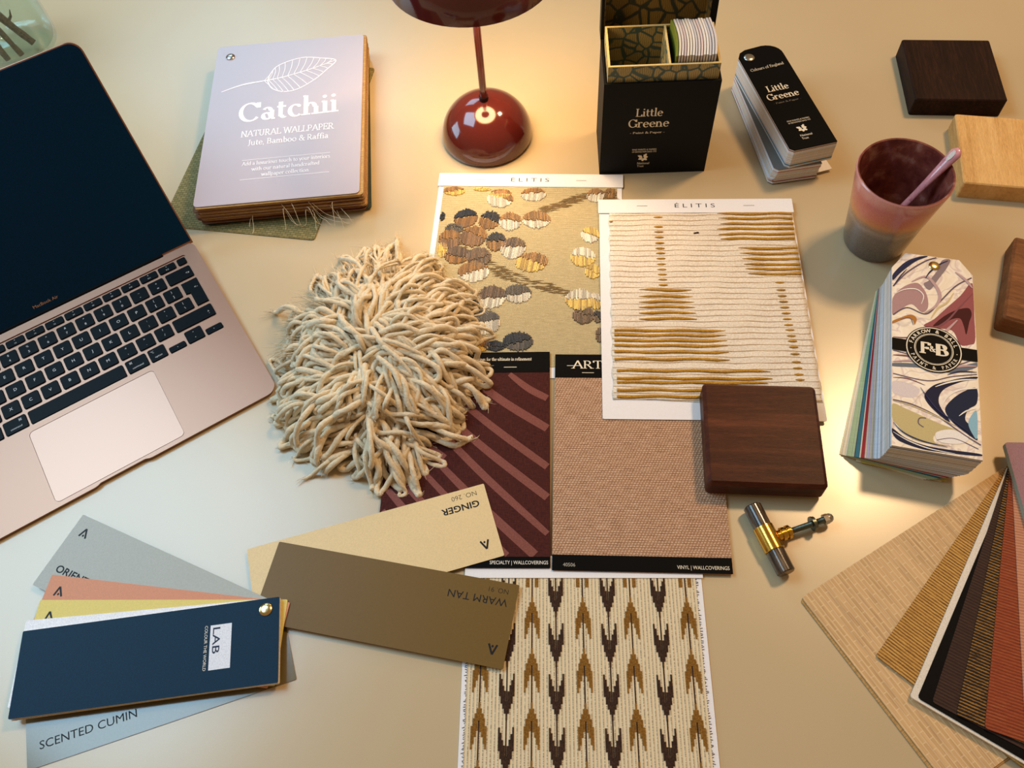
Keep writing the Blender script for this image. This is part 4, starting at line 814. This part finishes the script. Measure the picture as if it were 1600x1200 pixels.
# ------------------------------------------------------------------ marbled fan deck
fd = thing('marbled_fan_deck', 'thick paint fan deck with a marbled cover and round black emblem', 'fan deck', (395.3, 458.6, 0), R(-17.5))
FP = [(-37, -193.5), (33, -193.5), (33, -5), (22, 11), (-25, 11), (-37, -8)]
mb = MB(); mb.prism(FP, 0, .46); FM = mb.mesh('paint_card'); FM.materials.append(M_WHITE)
N = 84; z = .3; FE = EDG+[plain('card_edge_stone', c, .55, grain=.03) for c in ((196, 184, 166), (184, 176, 168), (204, 190, 170), (150, 150, 150))]
for i in range(N):
    t_ = i/(N-1); a = -8.0*max(0, 1-t_*2.3)**1.25-.8*max(0, 1-t_*1.2)+rnd.uniform(-.15, .15)
    mt = FE[rnd.randrange(len(FE))]
    for lo_, hi_, kk in ((0, 3, 'cream'), (3, 4, 'yellow'), (5, 12, 'green'), (12, 13, 'navy'), (13, 16, 'teal'), (17, 20, 'red'), (23, 24, 'lilac'), (27, 28, 'navy'), (33, 34, 'wine'), (40, 42, 'sky'), (47, 48, 'teal'), (78, 80, 'navy'), (82, 83, 'navy')):
        if lo_ <= i < hi_: mt = ACC[kk]
    if i == 3: a = -3.5
    if i == 1: a = -4.6
    inst(FM, 'paint_card', mt, fd, (0, 0, z), (0, 0, R(a))); z += .525
t = NT('marbled_paper'); wv = t.wave(t.co(rot=(0, 0, R(-35))), 14, 9, 1.4, 'Y', 2); n2 = t.noise(t.co((1, 1.4, 1), (0, 0, R(-30))), 26, 2, .5, 2.5)
c = t.mix(t.ramp(wv, [(.0, (150, 150, 150)), (.02, (0, 0, 0))]), t.ramp(n2, [(.40, (228, 216, 196)), (.5, (236, 228, 214)), (.56, (206, 188, 184)), (.64, (232, 222, 206))]), lin((120, 108, 128)))
M_MARB = t.fin(c, .45)
mb = MB(); mb.prism(FP, 0, .9, side=1); mc = mb.build('cover', [M_MARB, M_PAPER], fd, loc=(0, 0, z)); zb_ = .9
PR = dict(mauve=(172, 136, 136), rose=(150, 84, 86), burgundy=(66, 22, 26), navyswirl=(26, 30, 58), navy=(24, 36, 62), blue=(140, 184, 204), olive=(196, 180, 128), navyb=(28, 34, 62), navyt=(40, 44, 72), lav=(218, 206, 206), grey=(140, 124, 128), orange=(178, 118, 56), slate=(104, 112, 124), white=(238, 232, 226))
BLOBS = {'lav': [(-36.5, -132.2), (-26.0, -130.9), (-14.6, -135.7), (-19.5, -144.7), (-30.9, -144.9), (-36.5, -142.2)], 'mauve': [(-36.5, -43.8), (-27.2, -29.2), (-15.7, -22.4), (-9.7, -28.3), (-6.4, -38.0), (-6.6, -49.3), (-11.8, -54.8), (-20.3, -47.4), (-30.7, -56.1), (-36.5, -61.9)], 'rose': [(32.5, -14.3), (21.4, -30.5), (7.2, -49.0), (-1.6, -60.6), (-10.3, -68.9), (-1.8, -70.5), (13.3, -69.9), (19.6, -83.7), (27.9, -82.1), (32.1, -77.1), (32.5, -50.8)], 'burgundy': [(-2.6, -68.1), (7.0, -55.7), (17.4, -47.1), (27.8, -42.9), (30.4, -49.1), (28.0, -58.4), (25.0, -72.0), (23.3, -63.6), (20.5, -55.8), (13.7, -57.7), (5.0, -64.9)], 'navyswirl': [(31.2, -114.4), (18.3, -118.5), (8.5, -123.2), (-3.1, -129.5), (-10.6, -140.0), (-8.3, -148.4), (1.1, -158.3), (8.9, -162.6), (0.6, -146.7), (4.1, -133.1), (18.2, -122.4), (31.0, -116.8)], 'navy': [(31.0, -125.9), (21.1, -130.8), (11.2, -140.7), (5.3, -151.7), (10.5, -162.3), (19.7, -170.0), (29.6, -175.9), (26.1, -164.9), (20.9, -158.3), (23.7, -148.1), (30.6, -140.9)], 'blue': [(30.3, -148.7), (25.8, -153.5), (23.1, -161.7), (25.9, -170.7), (29.5, -173.7)], 'olive': [(-36.5, -154.2), (-26.1, -156.8), (-11.7, -161.8), (0.9, -166.1), (16.5, -170.6), (3.9, -174.1), (-4.1, -178.5), (-2.7, -184.7), (9.8, -185.4), (-10.5, -186.3), (-23.1, -183.1), (-33.4, -172.8), (-36.5, -167.9)], 'navyb': [(-36.5, -177.6), (-26.3, -184.7), (-12.1, -188.5), (3.5, -189.1), (29.8, -188.1), (30.0, -190.3), (0.3, -192.5), (-15.3, -192.3), (-31.0, -188.5), (-36.5, -182.3)], 'navyt': [(-36, -15.7), (-25.2, 0.2), (-12.7, 8.8), (-5.5, 10.2), (-16.3, 2.3), (-28.9, -12.4), (-36, -22.8)], 'grey': [(-4.2, -16.8), (3.1, -3.7), (6.9, 7.7), (14.1, 9.9), (11.1, 0.1), (2.8, -15.5), (-4.4, -28.4), (-9.6, -22.5)], 'orange': [(-36.5, -68.9), (-29.0, -63.6), (-21.3, -59.2), (-16.2, -62.2), (-17.9, -69.6), (-19.4, -65.1), (-23.9, -63.7), (-30.7, -67.6), (-36.5, -71.5)], 'slate': [(-36.5, -113.5), (-14.2, -110.4), (2.2, -114.2), (31.1, -100.4), (30.9, -105.6), (12.0, -114.4), (-11.0, -113.7), (-36.5, -116.6)], 'white': [(-2.5, -175.3), (10.3, -169.9), (22.6, -175.1), (16.1, -182.0), (0.5, -183.2)]}
cl = lambda P: [(max(-36.8, min(32.8, x)), max(-193, min(10.6, y))) for x, y in P]
zz_ = zb_+.08
for k_, pts in BLOBS.items():
    mb = MB(); mb.flat(cl(spline(pts, True, 5)), zz_); mb.build('marbled_swirl', plain('print_'+k_, PR[k_], .5, grain=.03, spec=.08), mc); zz_ += .015
mb = MB()
for pts, wd in (([(-36, -62), (-24, -52), (-8, -56), (4, -40), (18, -20), (32, -8)], 1.2), ([(-36, -100), (-10, -104), (10, -108), (32, -96)], 1.0), ([(-36, -124), (-8, -126), (12, -118), (32, -112)], .9), ([(-36, -150), (-20, -152), (0, -160), (18, -172), (32, -180)], 1.1), ([(-12, -172), (-16, -169), (-15, -164), (-10, -163)], .9), ([(-36, -30), (-24, -12), (-8, 4), (2, 10)], 1.3), ([(-2, -182), (12, -178), (30, -184)], .7), ([(-30, -66), (-22, -63), (-19, -70)], .6)):
    mb.stroke(cl(spline(pts, False, 8)), wd, zz_)
mb.build('marbled_veins', plain('print_vein', (84, 72, 96), .45), mc)
for nm, col, items in (('plum', (128, 78, 84), [([(-36, -86), (-22, -84), (-8, -76), (8, -62), (20, -44), (32, -26)], 1.4), ([(-36, -105), (-20, -104), (-4, -110)], 1.5), ([(-36, -128), (-24, -127), (-10, -131)], .8)]),
    ('sand', (206, 186, 140), [([(-4, -60), (2, -48), (10, -40), (16, -28)], 1.5), ([(-36, -151), (-22, -153), (-6, -158), (14, -166)], 1.0)]),
    ('ivory', (240, 234, 224), [([(-2, -131), (8, -125), (20, -120), (32, -117)], 1.2), ([(2, -150), (8, -138), (18, -130), (32, -126)], 1.4), ([(-36, -181), (-24, -187), (-8, -191), (12, -192)], .8), ([(-34, -38), (-26, -32), (-16, -30), (-10, -36), (-12, -46)], .9), ([(16, -156), (22, -150), (30, -146)], .9)]),
    ('rose_grey', (190, 160, 160), [([(-36, -92), (-20, -92), (-8, -86), (6, -74), (18, -58)], 2.6), ([(-20, -22), (-8, -14), (0, -22), (4, -34), (0, -46), (-10, -56)], 2.4), ([(18, -4), (27, -12), (32, -20)], 2.2), ([(-36, -112), (-18, -108), (2, -112), (20, -106), (32, -104)], 2.2)]),
    ('ink_blue', (40, 48, 84), [([(-36, -22), (-28, -6), (-18, 4), (-10, 9)], 1.3), ([(-36, -30), (-30, -18), (-24, -8)], .9), ([(-8, -16), (-4, -8), (4, 2), (12, 8)], 1.2), ([(-14, -134), (-9, -142), (0, -154), (12, -162), (26, -172)], .9), ([(-36, -172), (-28, -180), (-14, -185), (6, -187)], .9), ([(32, -110), (18, -112), (8, -117)], 1.0)])):
    for pts, wd in items:
        b_ = MB(); b_.stroke(cl(spline(pts, False, 8)), (lambda wd: (lambda t: wd*(.35+.9*sin(pi*t))))(wd), zz_+.003); b_.build('marbled_swirl', plain('print_'+nm, col, .5, grain=.03, spec=.08), mc); zz_ += .02
zz_ += .03; EX, EY = -2.6, -93.3
mb = MB(); mb.box(-37, 33, EY-6.2, EY+6.2, zz_, zz_+.05); mb.build('black_band', M_BLACK, mc)
mb = MB(); mb.prism([(EX+23.6*cos(2*pi*k/56), EY+23.6*sin(2*pi*k/56)) for k in range(56)], zz_, zz_+.12); em = mb.build('emblem', M_BLACK, mc); ze = zz_+.18
mb = MB(); ring(mb, EX, EY, 21.9, 22.8, ze); ring(mb, EX, EY, 15.6, 16.2, ze); ring(mb, EX, EY, 14.8, 15.1, ze)
lettering('F', None, None, EX-11.8, EY-5.6, ze, 11.6, width=9.6, font='serif', thick=.24, thin=.09, into=mb); lettering('B', None, None, EX+1.6, EY-5.6, ze, 11.6, width=10.6, font='serif', thick=.24, thin=.09, into=mb)
lettering('&', None, None, EX-3.6, EY-2.6, ze, 5.6, width=5.4, font='serif', thick=.2, thin=.09, into=mb)
def arctext(s, rad, mid, cap, span, flip=False, font='sans'):
    n_ = len(s)
    for i, ch in enumerate(s):
        if ch == ' ': continue
        fr_ = (i+.5)/n_-.5; a = R(mid-span*fr_) if not flip else R(mid+span*fr_); px, py = EX+rad*cos(a), EY+rad*sin(a)
        v, f = sans_raw(ch, .02) if font == 'sans' else serif_raw(ch, .18, .08); kx = cap/(CAPH if font == 'sans' else 1); x0 = min(q[0] for q in v); x1 = max(q[0] for q in v); rt = a-pi/2 if not flip else a+pi/2
        pts = [(px+((q[0]-(x0+x1)/2)*kx)*cos(rt)-(q[1]*kx)*sin(rt), py+((q[0]-(x0+x1)/2)*kx)*sin(rt)+(q[1]*kx)*cos(rt), ze+q[2]) for q in v]; mb.add(pts, f)
arctext('FARROW & BALL', 17.5, 92, 3.3, 158); arctext('PAINT & PAPER', 20.6, 270, 3.0, 140, True, 'serif')
for a in (186, -6): mb.flat([(EX+19*cos(R(a))+.45*cos(k*pi/4), EY+19*sin(R(a))+.45*sin(k*pi/4)) for k in range(8)], ze)
mb.build('emblem_lettering', M_CREAMINK, em)
rivet(mc, 0, 0, .95, 5.0, M_BRASSD, 1.6)

# ------------------------------------------------------------------ grasscloth fan (bottom right)
gf = thing('grasscloth_fan', 'fan of woven bamboo and grasscloth sheets spreading from the right edge', 'fan deck', (411, 275, 0), 0)
def bamboo(name, c1, c2, joint, bw=.05, rh=.0042, ang=0):
    t = NT(name); q = t.n('ShaderNodeTexBrick', Scale=1.0); q.inputs['Color1'].default_value = lin(c1); q.inputs['Color2'].default_value = lin(c2); q.inputs['Mortar'].default_value = lin(joint)
    q.inputs['Mortar Size'].default_value = .0004; q.inputs['Brick Width'].default_value = bw; q.inputs['Row Height'].default_value = rh; q.inputs['Bias'].default_value = -.1
    t.l(t.co(rot=(0, 0, ang)), q.inputs['Vector']); nz = t.noise(t.co((60, 700, 1), rot=(0, 0, ang)), 2, 4)
    t.bump(q.outputs['Fac'], -.6, .0006)
    rowv = t.noise(t.co((300, 14, 1)), 1, 3, .8); return t.fin(t.mix(.42, q.outputs['Color'], t.ramp(rowv, [(.28, tuple(x*.62 for x in c1)), (.5, c2), (.72, tuple(min(255, x*1.12) for x in c2))])), .65, spec=.2)
def grass(name, stops, sc=1.0):
    t = NT(name); v = t.co((90*sc, 900*sc, 1), rot=(0, 0, pi/2)); f = t.noise(t.co((900*sc, 60*sc, 1)), 1.2, 5, .75); g = t.wave(t.co(), 130*sc, 1.0, 6, 'X')
    h = t.math('ADD', t.math('MULTIPLY', f, .72), t.math('MULTIPLY', g, .28)); t.bump(h, .5, .0006); return t.fin(t.ramp(h, stops), .7, spec=.3)
GS = [ # angle of the upper left edge, corner pull, material, z, white edge
 (25.2, 220, bamboo('bamboo_weave', (196, 158, 110), (212, 176, 128), (226, 200, 158), .0135, .0034, pi/2), 1.2, 'bamboo sheet with pale bricklike weave', 0),
 (42.7, 212, grass('gold_bamboo', [(.3, (88, 58, 32)), (.45, (154, 108, 54)), (.6, (202, 154, 72)), (.75, (212, 172, 100))]), 3.4, 'golden ribbed sheet', 0),
 (51.3, 225, plain('black_grass', (14, 11, 10), .7, grain=.3, spec=.1), 5.2, 'black sheet with a thick white backing edge', 1),
 (55.0, 221, grass('dark_brown_grass', [(.3, (30, 18, 14)), (.55, (56, 34, 26)), (.75, (78, 52, 40))]), 7.4, 'dark brown sheet', 0),
 (59.5, 222, grass('black_gold_grass', [(.40, (20, 14, 12)), (.52, (52, 34, 22)), (.6, (140, 100, 44)), (.75, (170, 124, 54))]), 8.4, 'black and gold ribbed sheet', 0),
 (64.5, 224, grass('rust_grass', [(.3, (104, 40, 20)), (.5, (142, 62, 32)), (.65, (156, 78, 42)), (.8, (172, 120, 76))]), 9.4, 'rust red sheet', 0),
 (71.5, 218, grass('pink_grass', [(.3, (170, 110, 84)), (.6, (200, 142, 110)), (.8, (214, 166, 134))]), 10.4, 'dusty pink sheet', 0)]
mb = MB(); mb.prism(rrect(-222, 0, -165, 0, 2.5, 2), 0, .8, side=0); GM = mb.mesh('sheet'); GM.materials.append(M_WHITE)
for a, L, mt, z, lab, we in GS:
    # the far corner sits L from the pivot corner along the edge direction
    ar = R(a); d = Vector((-cos(ar), -sin(ar))); off = d*(L-222)
    if we:
        mb = MB(); mb.prism(rrect(-222, 0, -165, 0, 2, 2), 0, 1.6); mb.build('backing_board', M_PAPER, gf, loc=(off.x, off.y, z), rot=(0, 0, ar))
        lx_, ly_ = 2.0, -4.6; o = inst(GM, 'sheet', mt, gf, (off.x+lx_*cos(ar)-ly_*sin(ar), off.y+lx_*sin(ar)+ly_*cos(ar), z+1.62), (0, 0, ar)); o['label'] = lab
    else:
        o = inst(GM, 'sheet', mt, gf, (off.x, off.y, z), (0, 0, ar)); o['label'] = lab
mb = MB(); mb.prism(rrect(-222, 0, -165, 0, 2.5, 2), 0, .8); um = inst(GM, 'sheet', STR[3], gf, (1.0, -2, .2), (0, 0, R(24.9)))
mb = MB(); mb.prism(rrect(-222, 8, -165, 12, 2, 2), 0, 5.2, side=1); o = mb.build('cover', [plain('mauve_cover', (150, 112, 120), .5), plain('sage_board', (150, 150, 128), .7)], gf, loc=(9, 6, 11.4), rot=(0, 0, R(83))); o['label'] = 'mauve cover board'
rivet(gf, 14, -10, 16.6, 4.5, M_STEEL, 1.5)

# ------------------------------------------------------------------ glass vase with twigs
def clear(name, tint, ior):
    t = NT(name); o = t.t.nodes['Material Output']; tr = t.n('ShaderNodeBsdfTransparent', Color=tint); gl = t.n('ShaderNodeBsdfGlossy', Roughness=.02); fr_ = t.n('ShaderNodeLayerWeight', Blend=.5); pw = t.math('ADD', t.math('MULTIPLY', t.math('POWER', fr_.outputs['Facing'], 4.0), .55), ior); mx = t.n('ShaderNodeMixShader')
    t.l(pw, mx.inputs[0]); t.l(tr.outputs[0], mx.inputs[1]); t.l(gl.outputs[0], mx.inputs[2]); t.l(mx.outputs[0], o.inputs['Surface']); t.t.nodes.remove(t.b); return t.m
M_VG = clear('vase_glass', (.955, .985, .98, 1), .05); M_VW = clear('vase_water', (.90, .97, .965, 1), .04)
VX, VY = -572, 968
vs = thing('glass_vase', 'clear round glass vase of water behind the laptop screen', 'vase', (VX, VY, 0))
mb = MB(); mb.lathe([(30, 0), (39, 1.5), (44, 7), (45.5, 16), (45.5, 150), (44, 151), (43, 150), (43, 16), (41, 10), (36, 7), (0, 6.5)], 56); mb.f = [f for f in mb.f if len(f) <= 4 or f[0] == 55]; mb.m = [0]*len(mb.f); mb.build('body', M_VG, vs, smooth=True)
mb = MB(); mb.lathe([(0, 6.7), (36, 7.2), (40.8, 10.2), (42.8, 16), (42.8, 95), (0, 95)], 56); mb.build('water', M_VW, vs, smooth=True)
M_TWIG = plain('twig_bark', (74, 62, 46), .7, grain=.35, gs=300)
for i, (P, r_) in enumerate((([(18, -6, 10), (-10, -2, 60), (-45, 6, 150), (-80, 14, 250)], 4.5), ([(8, -28, 10), (-12, -18, 70), (-30, -8, 150), (-60, 10, 260)], 3.4), ([(-8, -34, 10), (-20, -30, 80), (-36, -30, 155), (-60, -40, 250)], 3.8))):
    tw = thing('twig', ['thickest brown twig standing in the glass vase of water', 'middle thin twig standing in the glass vase of water', 'twig nearest the laptop screen in the glass vase'][i], 'twig', (VX, VY, 0), 0, 'twigs in the glass vase')
    mb = MB(); S = spline([tuple(q) for q in P], False, 6); mb.tube(S, [r_*rnd.uniform(.9, 1.1) for _ in S], 9); mb.build('stem', M_TWIG, tw, smooth=True)
    mb = MB(); c = S[4]; mb.tube([c, (c[0]+6, c[1]+4, c[2]+6), (c[0]+9, c[1]+5, c[2]+14)], [r_*.5, r_*.35, .6], 6); mb.build('side_shoot', M_TWIG, tw, smooth=True)

bpy.data.objects.remove(FO, do_unlink=True)
